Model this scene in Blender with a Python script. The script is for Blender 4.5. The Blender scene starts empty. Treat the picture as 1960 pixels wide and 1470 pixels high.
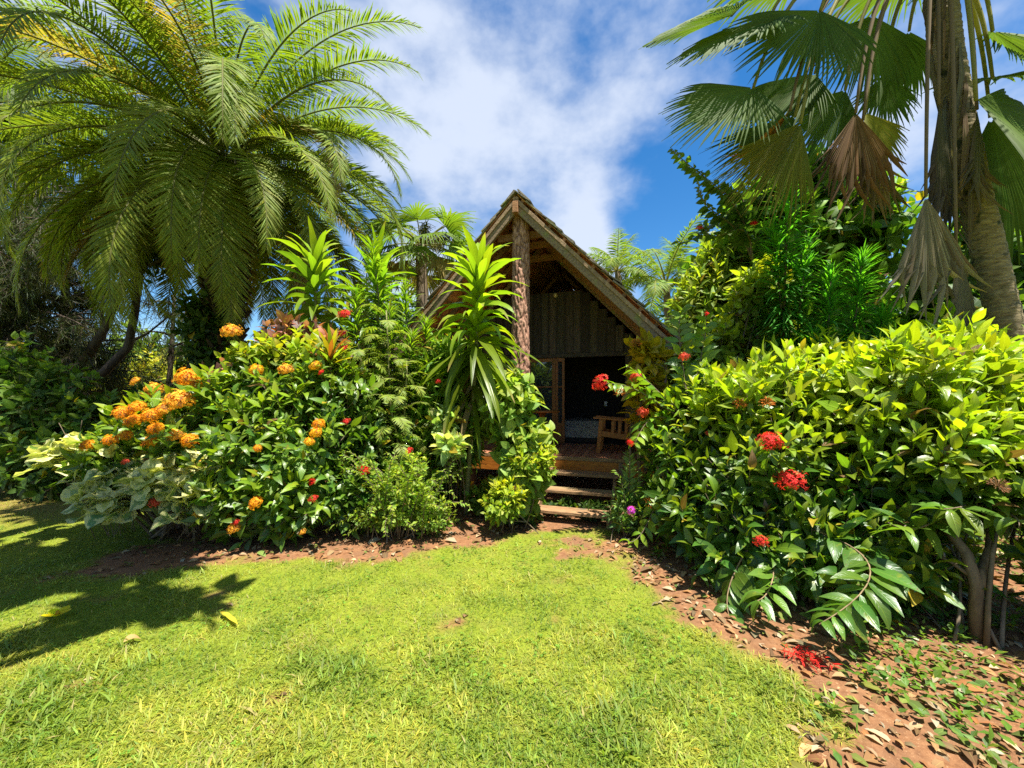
import bpy, math
import numpy as np
from mathutils import noise as mnoise, Vector

# ------------------------------------------------------------------ basics
scene = bpy.context.scene
COL = scene.collection
PI = math.pi
F, HOR, EYE = 750.0, 760.0, 1.8          # focal length in photo pixels, horizon row, eye height


def at(px, py, d):
    return np.array([(px - 980) / F * d, d, EYE - (py - HOR) / F * d])


def gnd(px, py):
    d = EYE * F / (py - HOR)
    return np.array([(px - 980) / F * d, d, 0.0])


def nrm(a):
    a = np.asarray(a, float)
    return a / np.maximum(np.linalg.norm(a, axis=-1, keepdims=True), 1e-9)


def A3(*v):
    return np.array(v, float)


def sstep(a, b, x):
    t = np.clip((x - a) / (b - a), 0, 1)
    return t * t * (3 - 2 * t)


def wnoise(x, y, seed=0, octaves=4, scale=1.0):
    r = np.random.default_rng(seed)
    out = np.zeros_like(x, dtype=float)
    amp = 1.0
    f = scale
    for o in range(octaves):
        for k in range(4):
            a = r.uniform(0, 2 * PI)
            p = r.uniform(0, 2 * PI)
            ff = f * r.uniform(.7, 1.35)
            out += amp * np.sin((x * math.cos(a) + y * math.sin(a)) * ff + p + 1.3 * np.sin((x * math.sin(a) - y * math.cos(a)) * ff * .7 + p * 2)) / 4
        amp *= .6
        f *= 2.1
    return out


class MB:
    """collects quads; build() links them as one mesh object"""

    def __init__(s):
        s.v, s.f, s.uv, s.c, s.n = [], [], [], [], 0

    def add(s, v, f, uv=None, col=None):
        v = np.asarray(v, float).reshape(-1, 3)
        f = np.asarray(f, int).reshape(-1, 4)
        s.v.append(v)
        s.f.append(f + s.n)
        s.uv.append(np.zeros((len(v), 2)) if uv is None else np.asarray(uv, float).reshape(-1, 2))
        if col is None:
            col = np.ones((1, 3))
        col = np.asarray(col, float).reshape(-1, 3)
        s.c.append(np.broadcast_to(col, (len(v), 3)) if len(col) == 1 else col)
        s.n += len(v)

    # leaf templates stamped at many places at once
    def place(s, tpl, P, D, N, S, col, side=None):
        tv, tf, tuv = tpl
        P = np.asarray(P, float).reshape(-1, 3)
        n = len(P)
        if n == 0:
            return
        Y = nrm(np.broadcast_to(D, (n, 3)))
        X = np.cross(Y, np.broadcast_to(N, (n, 3)))
        bad = np.linalg.norm(X, axis=1) < 1e-4
        X[bad] = np.cross(Y[bad], A3(1, .3, .2))
        X = nrm(X)
        Z = np.cross(X, Y)
        S = np.asarray(S, float)
        if S.ndim == 0:
            S = np.full(n, float(S))
        if S.ndim == 1:
            S = np.repeat(S[:, None], 3, 1)
        V = P[:, None, :] + (tv[None, :, 0:1] * S[:, None, 0:1]) * X[:, None, :] + (tv[None, :, 1:2] * S[:, None, 1:2]) * Y[:, None, :] \
            + (tv[None, :, 2:3] * S[:, None, 2:3]) * Z[:, None, :]
        m = len(tv)
        Fc = (tf[None] + (np.arange(n) * m)[:, None, None]).reshape(-1, 4)
        C = np.asarray(col, float).reshape(-1, 3)
        C = np.repeat(np.broadcast_to(C, (n, 3)), m, 0)
        s.add(V.reshape(-1, 3), Fc, np.tile(tuv, (n, 1)), C)

    # straight tapered sticks, many at once
    def sticks(s, P0, P1, r0, r1, col, k=4):
        P0 = np.asarray(P0, float).reshape(-1, 3)
        P1 = np.asarray(P1, float).reshape(-1, 3)
        n = len(P0)
        if n == 0:
            return
        T = nrm(P1 - P0)
        A = np.cross(T, A3(.31, .17, .93))
        A = nrm(A)
        B = np.cross(T, A)
        a = np.arange(k) * 2 * PI / k
        ring = np.cos(a)[None, :, None] * A[:, None] + np.sin(a)[None, :, None] * B[:, None]
        r0 = np.broadcast_to(r0, (n,))[:, None, None]
        r1 = np.broadcast_to(r1, (n,))[:, None, None]
        V = np.concatenate([P0[:, None] + ring * r0, P1[:, None] + ring * r1], 1)
        f = np.array([[i, (i + 1) % k, k + (i + 1) % k, k + i] for i in range(k)])
        Fc = (f[None] + (np.arange(n) * 2 * k)[:, None, None]).reshape(-1, 4)
        C = np.asarray(col, float).reshape(-1, 3)
        C = np.repeat(np.broadcast_to(C, (n, 3)), 2 * k, 0)
        s.add(V.reshape(-1, 3), Fc, None, C)

    def tube(s, pts, rad, col, k=8, wob=0, rng=None, cap=True):
        pts = np.asarray(pts, float)
        m = len(pts)
        rad = np.broadcast_to(np.asarray(rad, float), (m,)).copy()
        if cap:
            e0, e1 = pts[0], pts[-1]
            pts = np.vstack([e0, pts, e1])
            rad = np.concatenate([[1e-4], rad, [1e-4]])
            m += 2
        T = np.gradient(pts, axis=0)
        if cap:
            T[0] = T[1] = pts[2] - pts[1]
            T[-1] = T[-2] = pts[-2] - pts[-3]
        T = nrm(T)
        ref = A3(.31, .93, .17) if abs(T[m // 2][2]) > .6 else A3(.1, .05, 1)
        A = nrm(np.cross(T, ref))
        B = np.cross(T, A)
        a = np.arange(k) * 2 * PI / k
        R = np.repeat(rad[:, None], k, 1)
        if wob:
            R = R * (1 + wob * rng.normal(size=R.shape))
        V = pts[:, None] + (np.cos(a)[None, :, None] * A[:, None] + np.sin(a)[None, :, None] * B[:, None]) * R[:, :, None]
        f = [[i * k + j, i * k + (j + 1) % k, (i + 1) * k + (j + 1) % k, (i + 1) * k + j] for i in range(m - 1) for j in range(k)]
        uv = np.stack(np.broadcast_arrays((np.arange(k) / k)[None, :], np.linspace(0, 1, m)[:, None]), -1)
        s.add(V.reshape(-1, 3), f, uv.reshape(-1, 2), col)

    def box(s, c, h, ax=None, col=None):
        c = np.asarray(c, float)
        ax = np.eye(3) if ax is None else np.asarray(ax, float)
        sg = np.array([[-1, -1, -1], [1, -1, -1], [1, 1, -1], [-1, 1, -1], [-1, -1, 1], [1, -1, 1], [1, 1, 1], [-1, 1, 1]], float)
        V = c + (sg * np.asarray(h, float)) @ ax
        f = [[0, 3, 2, 1], [4, 5, 6, 7], [0, 1, 5, 4], [1, 2, 6, 5], [2, 3, 7, 6], [3, 0, 4, 7]]
        V = V[np.array(f).reshape(-1)]
        s.add(V, np.arange(24).reshape(6, 4), None, col)

    def bx(s, x0, x1, y0, y1, z0, z1, col=None):
        s.box([(x0 + x1) / 2, (y0 + y1) / 2, (z0 + z1) / 2], [(x1 - x0) / 2, (y1 - y0) / 2, (z1 - z0) / 2], None, col)

    def build(s, name, mat, parent=None, origin=(0, 0, 0), smooth=True, bevel=0):
        V = np.concatenate(s.v) - np.asarray(origin, float)
        Fc = np.concatenate(s.f)
        UV = np.concatenate(s.uv)
        C = np.concatenate(s.c)
        me = bpy.data.meshes.new(name)
        me.vertices.add(len(V))
        me.vertices.foreach_set('co', V.astype(np.float32).ravel())
        me.loops.add(Fc.size)
        me.loops.foreach_set('vertex_index', Fc.astype(np.int32).ravel())
        me.polygons.add(len(Fc))
        me.polygons.foreach_set('loop_start', np.arange(0, Fc.size, 4, dtype=np.int32))
        me.polygons.foreach_set('use_smooth', np.full(len(Fc), bool(smooth)))
        me.update(calc_edges=True)
        u = me.uv_layers.new(name='UVMap')
        u.data.foreach_set('uv', UV[Fc.ravel()].astype(np.float32).ravel())
        ca = me.color_attributes.new('tint', 'FLOAT_COLOR', 'POINT')
        ca.data.foreach_set('color', np.hstack([C, np.ones((len(C), 1))]).astype(np.float32).ravel())
        me.materials.append(mat)
        o = bpy.data.objects.new(name, me)
        COL.objects.link(o)
        if parent is not None:
            o.parent = parent
        else:
            o.location = origin
        if bevel:
            b = o.modifiers.new('bevel', 'BEVEL')
            b.width = bevel
            b.segments = 2
            b.limit_method = 'ANGLE'
            w = o.modifiers.new('weld', 'WELD')
            w.merge_threshold = .0005
            o.modifiers.move(1, 0)
        return o


def tag(o, label=None, cat=None, group=None, kind=None):
    for k, v in (('label', label), ('category', cat), ('group', group), ('kind', kind)):
        if v:
            o[k] = v
    return o


def thing(name, loc, label, cat, group=None, rz=0):
    o = bpy.data.objects.new(name, None)
    o.empty_display_size = .2
    o.location = loc
    o.rotation_euler = (0, 0, rz)
    COL.objects.link(o)
    return tag(o, label, cat, group)


# ------------------------------------------------------------------ materials
def new_mat(name):
    m = bpy.data.materials.new(name)
    m.use_nodes = True
    nt = m.node_tree
    nt.nodes.clear()
    return m, nt, nt.nodes, nt.links


def N_(nt, t, **kw):
    n = nt.nodes.new(t)
    for k, v in kw.items():
        setattr(n, k, v)
    return n


def leaf_mat(name, trans=.38, rough=.38, spec=.5, vein=.35, ribs=9.0, back=1.15, varieg=False, mottled=0, specks=False):
    m, nt, nd, lk = new_mat(name)
    at_ = N_(nt, 'ShaderNodeAttribute', attribute_name='tint')
    uv = N_(nt, 'ShaderNodeUVMap', uv_map='UVMap')
    sep = N_(nt, 'ShaderNodeSeparateXYZ')
    lk.new(uv.outputs[0], sep.inputs[0])
    # distance from midrib
    su = N_(nt, 'ShaderNodeMath', operation='SUBTRACT')
    lk.new(sep.outputs[0], su.inputs[0])
    su.inputs[1].default_value = .5
    ab = N_(nt, 'ShaderNodeMath', operation='ABSOLUTE')
    lk.new(su.outputs[0], ab.inputs[0])
    mid = N_(nt, 'ShaderNodeMapRange')
    lk.new(ab.outputs[0], mid.inputs[0])
    mid.inputs[1].default_value = .02
    mid.inputs[2].default_value = .07
    mid.inputs[3].default_value = 1
    mid.inputs[4].default_value = 0
    # side veins: v*ribs - |u|*k
    mu = N_(nt, 'ShaderNodeMath', operation='MULTIPLY')
    lk.new(sep.outputs[1], mu.inputs[0])
    mu.inputs[1].default_value = ribs
    mk = N_(nt, 'ShaderNodeMath', operation='MULTIPLY_ADD')
    lk.new(ab.outputs[0], mk.inputs[0])
    mk.inputs[1].default_value = -4.0
    lk.new(mu.outputs[0], mk.inputs[2])
    fr = N_(nt, 'ShaderNodeMath', operation='PINGPONG')
    lk.new(mk.outputs[0], fr.inputs[0])
    fr.inputs[1].default_value = .5
    vm = N_(nt, 'ShaderNodeMapRange')
    lk.new(fr.outputs[0], vm.inputs[0])
    vm.inputs[1].default_value = .0
    vm.inputs[2].default_value = .12
    vm.inputs[3].default_value = .5
    vm.inputs[4].default_value = 0
    mx = N_(nt, 'ShaderNodeMath', operation='MAXIMUM')
    lk.new(mid.outputs[0], mx.inputs[0])
    lk.new(vm.outputs[0], mx.inputs[1])
    ms = N_(nt, 'ShaderNodeMath', operation='MULTIPLY')
    lk.new(mx.outputs[0], ms.inputs[0])
    ms.inputs[1].default_value = vein
    mixv = N_(nt, 'ShaderNodeMix', data_type='RGBA')
    lk.new(ms.outputs[0], mixv.inputs[0])
    lk.new(at_.outputs[0], mixv.inputs[6])
    lite = N_(nt, 'ShaderNodeMix', data_type='RGBA', blend_type='ADD')
    lite.inputs[0].default_value = 1
    lk.new(at_.outputs[0], lite.inputs[6])
    lite.inputs[7].default_value = (.12, .14, .03, 1)
    lk.new(lite.outputs[2], mixv.inputs[7])
    colour = mixv.outputs[2]
    geo = N_(nt, 'ShaderNodeNewGeometry')
    nz = N_(nt, 'ShaderNodeTexNoise')
    lk.new(geo.outputs['Position'], nz.inputs['Vector'])
    nz.inputs['Scale'].default_value = 14
    nz.inputs['Detail'].default_value = 4
    if varieg:
        add = N_(nt, 'ShaderNodeMath', operation='MULTIPLY_ADD')
        lk.new(ab.outputs[0], add.inputs[0])
        add.inputs[1].default_value = .55
        lk.new(nz.outputs[0], add.inputs[2])
        mr = N_(nt, 'ShaderNodeMapRange')
        lk.new(add.outputs[0], mr.inputs[0])
        mr.inputs[1].default_value = .57
        mr.inputs[2].default_value = .64
        mv = N_(nt, 'ShaderNodeMix', data_type='RGBA')
        lk.new(mr.outputs[0], mv.inputs[0])
        lk.new(colour, mv.inputs[6])
        mv.inputs[7].default_value = (.62, .60, .27, 1)
        colour = mv.outputs[2]
    if mottled:
        mr = N_(nt, 'ShaderNodeMapRange')
        lk.new(nz.outputs[0], mr.inputs[0])
        mr.inputs[1].default_value = .45
        mr.inputs[2].default_value = .6
        mv = N_(nt, 'ShaderNodeMix', data_type='RGBA', blend_type='MULTIPLY')
        sc_ = N_(nt, 'ShaderNodeMath', operation='MULTIPLY')
        lk.new(mr.outputs[0], sc_.inputs[0])
        sc_.inputs[1].default_value = mottled
        lk.new(sc_.outputs[0], mv.inputs[0])
        lk.new(colour, mv.inputs[6])
        mv.inputs[7].default_value = (.35, .55, .4, 1)
        colour = mv.outputs[2]
    if specks:      # brown insect spots and yellowing patches on some leaves
        n2 = N_(nt, 'ShaderNodeTexNoise')
        lk.new(geo.outputs['Position'], n2.inputs['Vector'])
        n2.inputs['Scale'].default_value = 45
        n2.inputs['Detail'].default_value = 2
        for src, lo_, hi_, c_ in ((nz, .62, .74, (.26, .27, .02, 1)), (n2, .69, .73, (.12, .07, .025, 1))):
            mr = N_(nt, 'ShaderNodeMapRange')
            lk.new(src.outputs[0], mr.inputs[0])
            mr.inputs[1].default_value = lo_
            mr.inputs[2].default_value = hi_
            mr.inputs[4].default_value = .75
            mv = N_(nt, 'ShaderNodeMix', data_type='RGBA')
            lk.new(mr.outputs[0], mv.inputs[0])
            lk.new(colour, mv.inputs[6])
            mv.inputs[7].default_value = c_
            colour = mv.outputs[2]
    pb = N_(nt, 'ShaderNodeBsdfPrincipled')
    lk.new(colour, pb.inputs['Base Color'])
    pb.inputs['Roughness'].default_value = rough
    pb.inputs['Specular IOR Level'].default_value = spec
    bp = N_(nt, 'ShaderNodeBump')
    bp.inputs['Strength'].default_value = .25
    bp.inputs['Distance'].default_value = .01
    lk.new(mx.outputs[0], bp.inputs['Height'])
    lk.new(bp.outputs[0], pb.inputs['Normal'])
    tr = N_(nt, 'ShaderNodeBsdfTranslucent')
    tc = N_(nt, 'ShaderNodeMix', data_type='RGBA', blend_type='MULTIPLY')
    tc.inputs[0].default_value = 1
    lk.new(colour, tc.inputs[6])
    tc.inputs[7].default_value = (1.5 * back, 1.55 * back, .55 * back, 1)
    lk.new(tc.outputs[2], tr.inputs[0])
    ms2 = N_(nt, 'ShaderNodeMixShader')
    ms2.inputs[0].default_value = trans
    lk.new(pb.outputs[0], ms2.inputs[1])
    lk.new(tr.outputs[0], ms2.inputs[2])
    out = N_(nt, 'ShaderNodeOutputMaterial')
    lk.new(ms2.outputs[0], out.inputs[0])
    return m


def rough_mat(name, ca, cb, scale=(8, 8, 1), rough=.75, bump=.4, detail=6, spec=.3, tint=True, spots=None, coord='Object', nscale=4.0):
    """wood, bark, soil: two colours mixed by stretched noise, per-piece tint"""
    m, nt, nd, lk = new_mat(name)
    tc = N_(nt, 'ShaderNodeTexCoord')
    mp = N_(nt, 'ShaderNodeMapping')
    mp.inputs['Scale'].default_value = scale
    lk.new(tc.outputs[coord], mp.inputs[0])
    nz = N_(nt, 'ShaderNodeTexNoise')
    nz.inputs['Scale'].default_value = nscale
    nz.inputs['Detail'].default_value = detail
    nz.inputs['Roughness'].default_value = .65
    lk.new(mp.outputs[0], nz.inputs['Vector'])
    rp = N_(nt, 'ShaderNodeMapRange')
    lk.new(nz.outputs[0], rp.inputs[0])
    rp.inputs[1].default_value = .32
    rp.inputs[2].default_value = .68
    mx = N_(nt, 'ShaderNodeMix', data_type='RGBA')
    lk.new(rp.outputs[0], mx.inputs[0])
    mx.inputs[6].default_value = (*ca, 1)
    mx.inputs[7].default_value = (*cb, 1)
    colour = mx.outputs[2]
    if spots:
        n2 = N_(nt, 'ShaderNodeTexNoise')
        n2.inputs['Scale'].default_value = spots[1]
        n2.inputs['Detail'].default_value = 5
        lk.new(tc.outputs[coord], n2.inputs['Vector'])
        r2 = N_(nt, 'ShaderNodeMapRange')
        lk.new(n2.outputs[0], r2.inputs[0])
        r2.inputs[1].default_value = spots[2]
        r2.inputs[2].default_value = spots[2] + .1
        m2 = N_(nt, 'ShaderNodeMix', data_type='RGBA')
        lk.new(r2.outputs[0], m2.inputs[0])
        lk.new(colour, m2.inputs[6])
        m2.inputs[7].default_value = (*spots[0], 1)
        colour = m2.outputs[2]
    if tint:
        a = N_(nt, 'ShaderNodeAttribute', attribute_name='tint')
        mm = N_(nt, 'ShaderNodeMix', data_type='RGBA', blend_type='MULTIPLY')
        mm.inputs[0].default_value = 1
        lk.new(colour, mm.inputs[6])
        lk.new(a.outputs[0], mm.inputs[7])
        colour = mm.outputs[2]
    pb = N_(nt, 'ShaderNodeBsdfPrincipled')
    lk.new(colour, pb.inputs['Base Color'])
    pb.inputs['Roughness'].default_value = rough
    pb.inputs['Specular IOR Level'].default_value = spec
    bp = N_(nt, 'ShaderNodeBump')
    bp.inputs['Strength'].default_value = bump
    bp.inputs['Distance'].default_value = .02
    lk.new(nz.outputs[0], bp.inputs['Height'])
    lk.new(bp.outputs[0], pb.inputs['Normal'])
    out = N_(nt, 'ShaderNodeOutputMaterial')
    lk.new(pb.outputs[0], out.inputs[0])
    return m


M_GLOSS = leaf_mat('glossy_leaf', trans=.38, rough=.36, spec=.5, specks=True)
M_SOFT = leaf_mat('soft_leaf', trans=.42, rough=.5, spec=.35, specks=True)
M_FAR = leaf_mat('far_leaf', trans=.35, rough=.5, spec=.35, vein=0)
M_STRAP = leaf_mat('strap_leaf', trans=.42, rough=.36, spec=.45, vein=.3, ribs=0)
M_PALM = leaf_mat('palm_leaflet', trans=.36, rough=.55, spec=.25, vein=.15, ribs=0)
M_FAN = leaf_mat('fan_leaf', trans=.42, rough=.62, spec=.2, vein=.25, ribs=0)
M_DEAD = leaf_mat('dead_leaf', trans=.25, rough=.8, spec=.15, vein=.4, ribs=0, back=.8)
M_VARIEG = leaf_mat('variegated_leaf', trans=.3, rough=.45, varieg=True)
M_CROTON = leaf_mat('croton_leaf', trans=.35, rough=.35, mottled=.55)
M_PETAL = leaf_mat('petal', trans=.35, rough=.6, spec=.2, vein=0, back=.9)
M_GRASS = leaf_mat('grass_blade', trans=.4, rough=.5, spec=.3, vein=0)
M_TWIG = rough_mat('twig_bark', (.09, .065, .04), (.2, .15, .09), (3, 3, 1), bump=.5)
M_TRUNKDK = rough_mat('dark_trunk', (.035, .025, .018), (.09, .065, .045), (3, 3, 1), bump=.8)
M_STEM = rough_mat('green_stem', (.1, .11, .03), (.22, .2, .08), (4, 4, 12), bump=.4)


# ------------------------------------------------------------------ leaf templates
def leaf_t(ns=4, width=.4, fold=.25, curl=.5, peak=.42, tip=1.0, base=.5, wave=0):
    v, uv, f = [], [], []
    y = z = 0.0
    for i in range(ns + 1):
        t = i / ns
        if t <= peak:
            w = math.sin(PI / 2 * (t / peak)) ** base
        else:
            w = math.cos(PI / 2 * ((t - peak) / (1 - peak))) ** tip
        w = max(w, .04) * width / 2
        if i:
            a = -curl * (i - .5) / ns + curl * .25
            y += math.cos(a) / ns
            z += math.sin(a) / ns
        wz = wave * math.sin(t * 9) * w
        v += [(-w, y, z + fold * w + wz), (0, y, z), (w, y, z + fold * w - wz)]
        uv += [(0, t), (.5, t), (1, t)]
    for i in range(ns):
        a = i * 3
        f += [[a, a + 1, a + 4, a + 3], [a + 1, a + 2, a + 5, a + 4]]
    return np.array(v), np.array(f), np.array(uv)


def strip_t(ns=3, width=.1, curl=.4, peak=.3):
    v, uv, f = [], [], []
    y = z = 0.0
    for i in range(ns + 1):
        t = i / ns
        w = (min(t / peak, 1) * .6 + .4) if t < peak else math.cos(PI / 2 * (t - peak) / (1 - peak)) ** .7
        w = max(w, .06) * width / 2
        if i:
            a = -curl * (i - .5) / ns
            y += math.cos(a) / ns
            z += math.sin(a) / ns
        v += [(-w, y, z), (w, y, z)]
        uv += [(0.2, t), (.8, t)]
    for i in range(ns):
        a = i * 2
        f.append([a, a + 1, a + 3, a + 2])
    return np.array(v), np.array(f), np.array(uv)


T_IXORA = [leaf_t(5, .37, .25, .5, .42, 1.15, .7), leaf_t(5, .34, .35, .95, .45, 1.1, .7), leaf_t(5, .39, .12, .2, .42, 1.2, .7, wave=.14), leaf_t(5, .36, .5, 1.4, .42, 1.1, .7, wave=.1)]
T_OVATE = [leaf_t(4, .58, .2, .6, .36, .9), leaf_t(4, .55, .3, 1.1, .36, .9), leaf_t(4, .6, .1, .3, .36, .9, wave=.15)]
T_LANCE = [leaf_t(4, .2, .3, .6, .35, .8), leaf_t(4, .22, .2, 1.1, .35, .8)]
T_ROUND = [leaf_t(5, .85, .15, .25, .4, .6, .4, wave=.2), leaf_t(5, .8, .25, .5, .4, .6, .4, wave=.25)]
T_SMALL = [leaf_t(2, .5, .2, .5, .45, .8), leaf_t(2, .45, .3, .2, .45, .8)]
T_FARLEAF = [leaf_t(2, .45, .25, .7, .45, .8), leaf_t(2, .5, .15, .3, .45, .8)]
T_PINNA = strip_t(3, .07, .5, .25)
T_PINNAW = strip_t(3, .09, .9, .25)
T_LINEAR = strip_t(3, .075, .7, .3)
T_FERN = strip_t(2, .22, .4, .3)


def jit(col, n, rng, s=.18, hue=.1):
    """n varied copies of a leaf colour"""
    c = np.broadcast_to(np.asarray(col, float), (n, 3)).copy()
    k = np.exp(rng.normal(0, s, n))[:, None]
    h = rng.normal(0, hue, n)[:, None]
    c *= k
    c[:, 0:1] *= np.exp(h * 1.2)
    c[:, 2:3] *= np.exp(-h * .8)
    return np.clip(c, .002, .85)


def rdirs(n, rng):
    d = rng.normal(size=(n, 3))
    return nrm(d)


def tips_in(lobes, n, rng, zmin=.12, shell=.55, up=.5, lower=.0):
    P, D, H = [], [], []
    vol = np.array([(r[0] * r[1] + r[0] * r[2] + r[1] * r[2]) for c, r in lobes])
    for i, (c, r) in enumerate(lobes):
        c, r = A3(*c), A3(*r)
        k = int(n * vol[i] / vol.sum() * 1.5) + 4
        d = rdirs(k, rng)
        bump = 1 + .16 * np.sin(d[:, 0] * 5 + i) * np.cos(d[:, 2] * 6 + i * 2) + .1 * np.sin(d[:, 1] * 9 + d[:, 0] * 7)
        rr = (1 - (1 - shell) * rng.random(k) ** 1.6) * bump
        p = c + d * r * rr[:, None]
        keep = p[:, 2] > zmin
        for j, (c2, r2) in enumerate(lobes):
            if j != i:
                keep &= np.linalg.norm((p - A3(*c2)) / A3(*r2), axis=1) > .7
        keep &= rng.random(k) < .67 + .33 * (d[:, 2] > -.2)
        p, d = p[keep], d[keep]
        dd = nrm(d / r * np.mean(r) + A3(0, 0, up) + rng.normal(0, .25, (len(p), 3)))
        P.append(p)
        D.append(dd)
        H.append((p[:, 2] - (c[2] - r[2])) / (2 * r[2]))
    return np.concatenate(P), np.concatenate(D), np.concatenate(H)


def leafy(mb, P, D, H, tpls, rng, L, nwh=3, spacing=.09, young=(.2, .3, .012), mature=(.05, .125, .015), topf=.5, spread=(.5, 1.35),
          droop=.1, pairs=2, var=.2, sizevar=.22):
    n = len(P)
    A = nrm(np.cross(D, A3(.3, .2, .9) + rng.normal(0, .3, (n, 3))))
    B = np.cross(D, A)
    base = rng.uniform(0, 2 * PI, n)
    for k in range(nwh):
        pos = P - D * spacing * k * (1 + .2 * rng.normal(size=(n, 1)))
        th = spread[0] + (spread[1] - spread[0]) * (k / max(nwh - 1, 1))
        for q in range(pairs):
            a = base + k * PI / 2 * (1 if pairs == 2 else .7) + q * 2 * PI / pairs + rng.normal(0, .25, n)
            rad = np.cos(a)[:, None] * A + np.sin(a)[:, None] * B
            t = th + rng.normal(0, .18, n)
            d = rad * np.sin(t)[:, None] + D * np.cos(t)[:, None]
            d[:, 2] -= droop * (k + .3 * rng.random(n))
            nn = nrm(D * np.sin(t)[:, None] - rad * np.cos(t)[:, None] + A3(0, 0, .5) + rng.normal(0, .2, (n, 3)))
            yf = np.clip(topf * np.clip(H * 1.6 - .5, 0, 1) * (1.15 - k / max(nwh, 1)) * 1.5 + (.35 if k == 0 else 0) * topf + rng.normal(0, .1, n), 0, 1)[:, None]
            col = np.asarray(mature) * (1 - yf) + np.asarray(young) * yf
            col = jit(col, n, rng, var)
            odd = rng.random(n)
            col[odd < .012] = (.36, .26, .02)
            col[(odd > .012) & (odd < .02)] = (.15, .085, .03)
            s = L * (.62 + .38 * min(1, (k + .6) / 2)) * (1 + sizevar * rng.normal(size=n))
            s = np.clip(s, L * .35, L * 1.35)
            which = rng.integers(0, len(tpls), n)
            for w in range(len(tpls)):
                sel = which == w
                mb.place(tpls[w], pos[sel] + rad[sel] * .01, d[sel], nn[sel], s[sel], col[sel])


BARK1 = (1, 1, 1)


def branchwork(mb, base, lobes, rng, r=.03, per=10, tips=None, col=(1, 1, 1), spread=.12):
    """stems from the base to each lobe, then limbs to points inside the lobe"""
    base = A3(*base)
    for c, rd in lobes:
        c, rd = A3(*c), A3(*rd)
        ns = max(1 if per < 4 else 2, per // 4)
        for q in range(ns):
            b = base + A3(*(rng.normal(0, spread, 2)), 0)
            b[2] = -.03
            e = c + rdirs(1, rng)[0] * rd * .35
            mid = (b + e) / 2 + rng.normal(0, .08, 3) * np.linalg.norm(e - b)
            t = np.linspace(0, 1, 8)[:, None]
            path = (1 - t) ** 2 * b + 2 * t * (1 - t) * mid + t * t * e
            rr = np.linspace(r, r * .45, 8) * rng.uniform(.7, 1.1)
            mb.tube(path, rr, col, 6)
            for w in range(per // ns + 1):
                s0 = path[rng.integers(3, 8)]
                e2 = c + rdirs(1, rng)[0] * rd * rng.uniform(.55, .9)
                if e2[2] < .1:
                    continue
                m2 = (s0 + e2) / 2 + rng.normal(0, .06, 3)
                t2 = np.linspace(0, 1, 5)[:, None]
                p2 = (1 - t2) ** 2 * s0 + 2 * t2 * (1 - t2) * m2 + t2 * t2 * e2
                mb.tube(p2, np.linspace(r * .45, r * .15, 5), col, 5, cap=False)


def shrub(name, label, cat, base, lobes, n, seed, tpls, L, mat=None, group=None, nwh=3, spacing=.09, young=(.2, .3, .012), mature=(.05, .125, .015),
          topf=.5, spread=(.5, 1.35), droop=.1, pairs=2, shell=.55, up=.5, r=.025, per=10, part=('foliage', 'branches'), extra=None,
          bark=None, barkcol=(1, 1, 1), zmin=.12, twigs=True, var=.18, hz=None):
    rng = np.random.default_rng(seed)
    root = thing(name, base, label, cat, group)
    fo, br = MB(), MB()
    P, D, H = tips_in(lobes, n, rng, zmin, shell, up)
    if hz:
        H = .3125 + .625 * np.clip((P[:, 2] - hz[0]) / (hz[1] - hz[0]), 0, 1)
    leafy(fo, P, D, H, tpls, rng, L, nwh, spacing, young, mature, topf, spread, droop, pairs, var)
    if twigs:
        Lt = spacing * nwh + L * .8
        br.sticks(P - D * Lt + rng.normal(0, .03, P.shape), P, r * .2, r * .1, barkcol, 3)
    branchwork(br, base, lobes, rng, r, per, col=barkcol)
    if extra:
        extra(fo, br, rng)
    fo.build(part[0], mat or M_SOFT, root, base)
    br.build(part[1], bark or M_TWIG, root, base)
    return root


def arch_branch(fo, br, path, rng, tpls, L, step=.09, young=(.16, .26, .012), mature=(.05, .12, .012), r=.012, pairs=2, spread=1.0, hang=.15, col=(1, 1, 1)):
    path = np.asarray(path, float)
    # resample as smooth curve
    t = np.linspace(0, 1, len(path))
    tt = np.linspace(0, 1, 24)
    co = [np.polyfit(t, path[:, i], min(3, len(path) - 1)) for i in range(3)]
    pts = np.stack([np.polyval(c, tt) for c in co], 1)
    br.tube(pts, np.linspace(r, r * .3, 24), col, 5)
    seg = np.linalg.norm(np.diff(pts, axis=0), axis=1)
    cum = np.concatenate([[0], np.cumsum(seg)])
    s = np.arange(cum[-1] * .2, cum[-1], step)
    P = np.stack([np.interp(s, cum, pts[:, i]) for i in range(3)], 1)
    T = nrm(np.stack([np.interp(s, cum, np.gradient(pts[:, i], cum)) for i in range(3)], 1))
    n = len(P)
    S = nrm(np.cross(T, A3(0, 0, 1)))
    U = np.cross(S, T)
    for q in range(pairs):
        sg = 1 if q % 2 == 0 else -1
        a = rng.normal(0, .5, n)[:, None]
        rad = sg * S * np.cos(a) + U * np.sin(a)
        d = rad * math.sin(spread) + T * math.cos(spread) + A3(0, 0, -hang)
        nn = U + rng.normal(0, .2, (n, 3))
        yf = np.clip(np.linspace(0, .8, n) + rng.normal(0, .15, n), 0, 1)[:, None]
        col_ = jit(np.asarray(mature) * (1 - yf) + np.asarray(young) * yf, n, rng)
        sz = L * np.interp(np.linspace(0, 1, n), [0, .7, 1], [1, 1, .6]) * (1 + .12 * rng.normal(size=n))
        w = rng.integers(0, len(tpls), n)
        for k in range(len(tpls)):
            m = w == k
            fo.place(tpls[k], P[m], d[m], nn[m], sz[m], col_[m])


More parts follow.
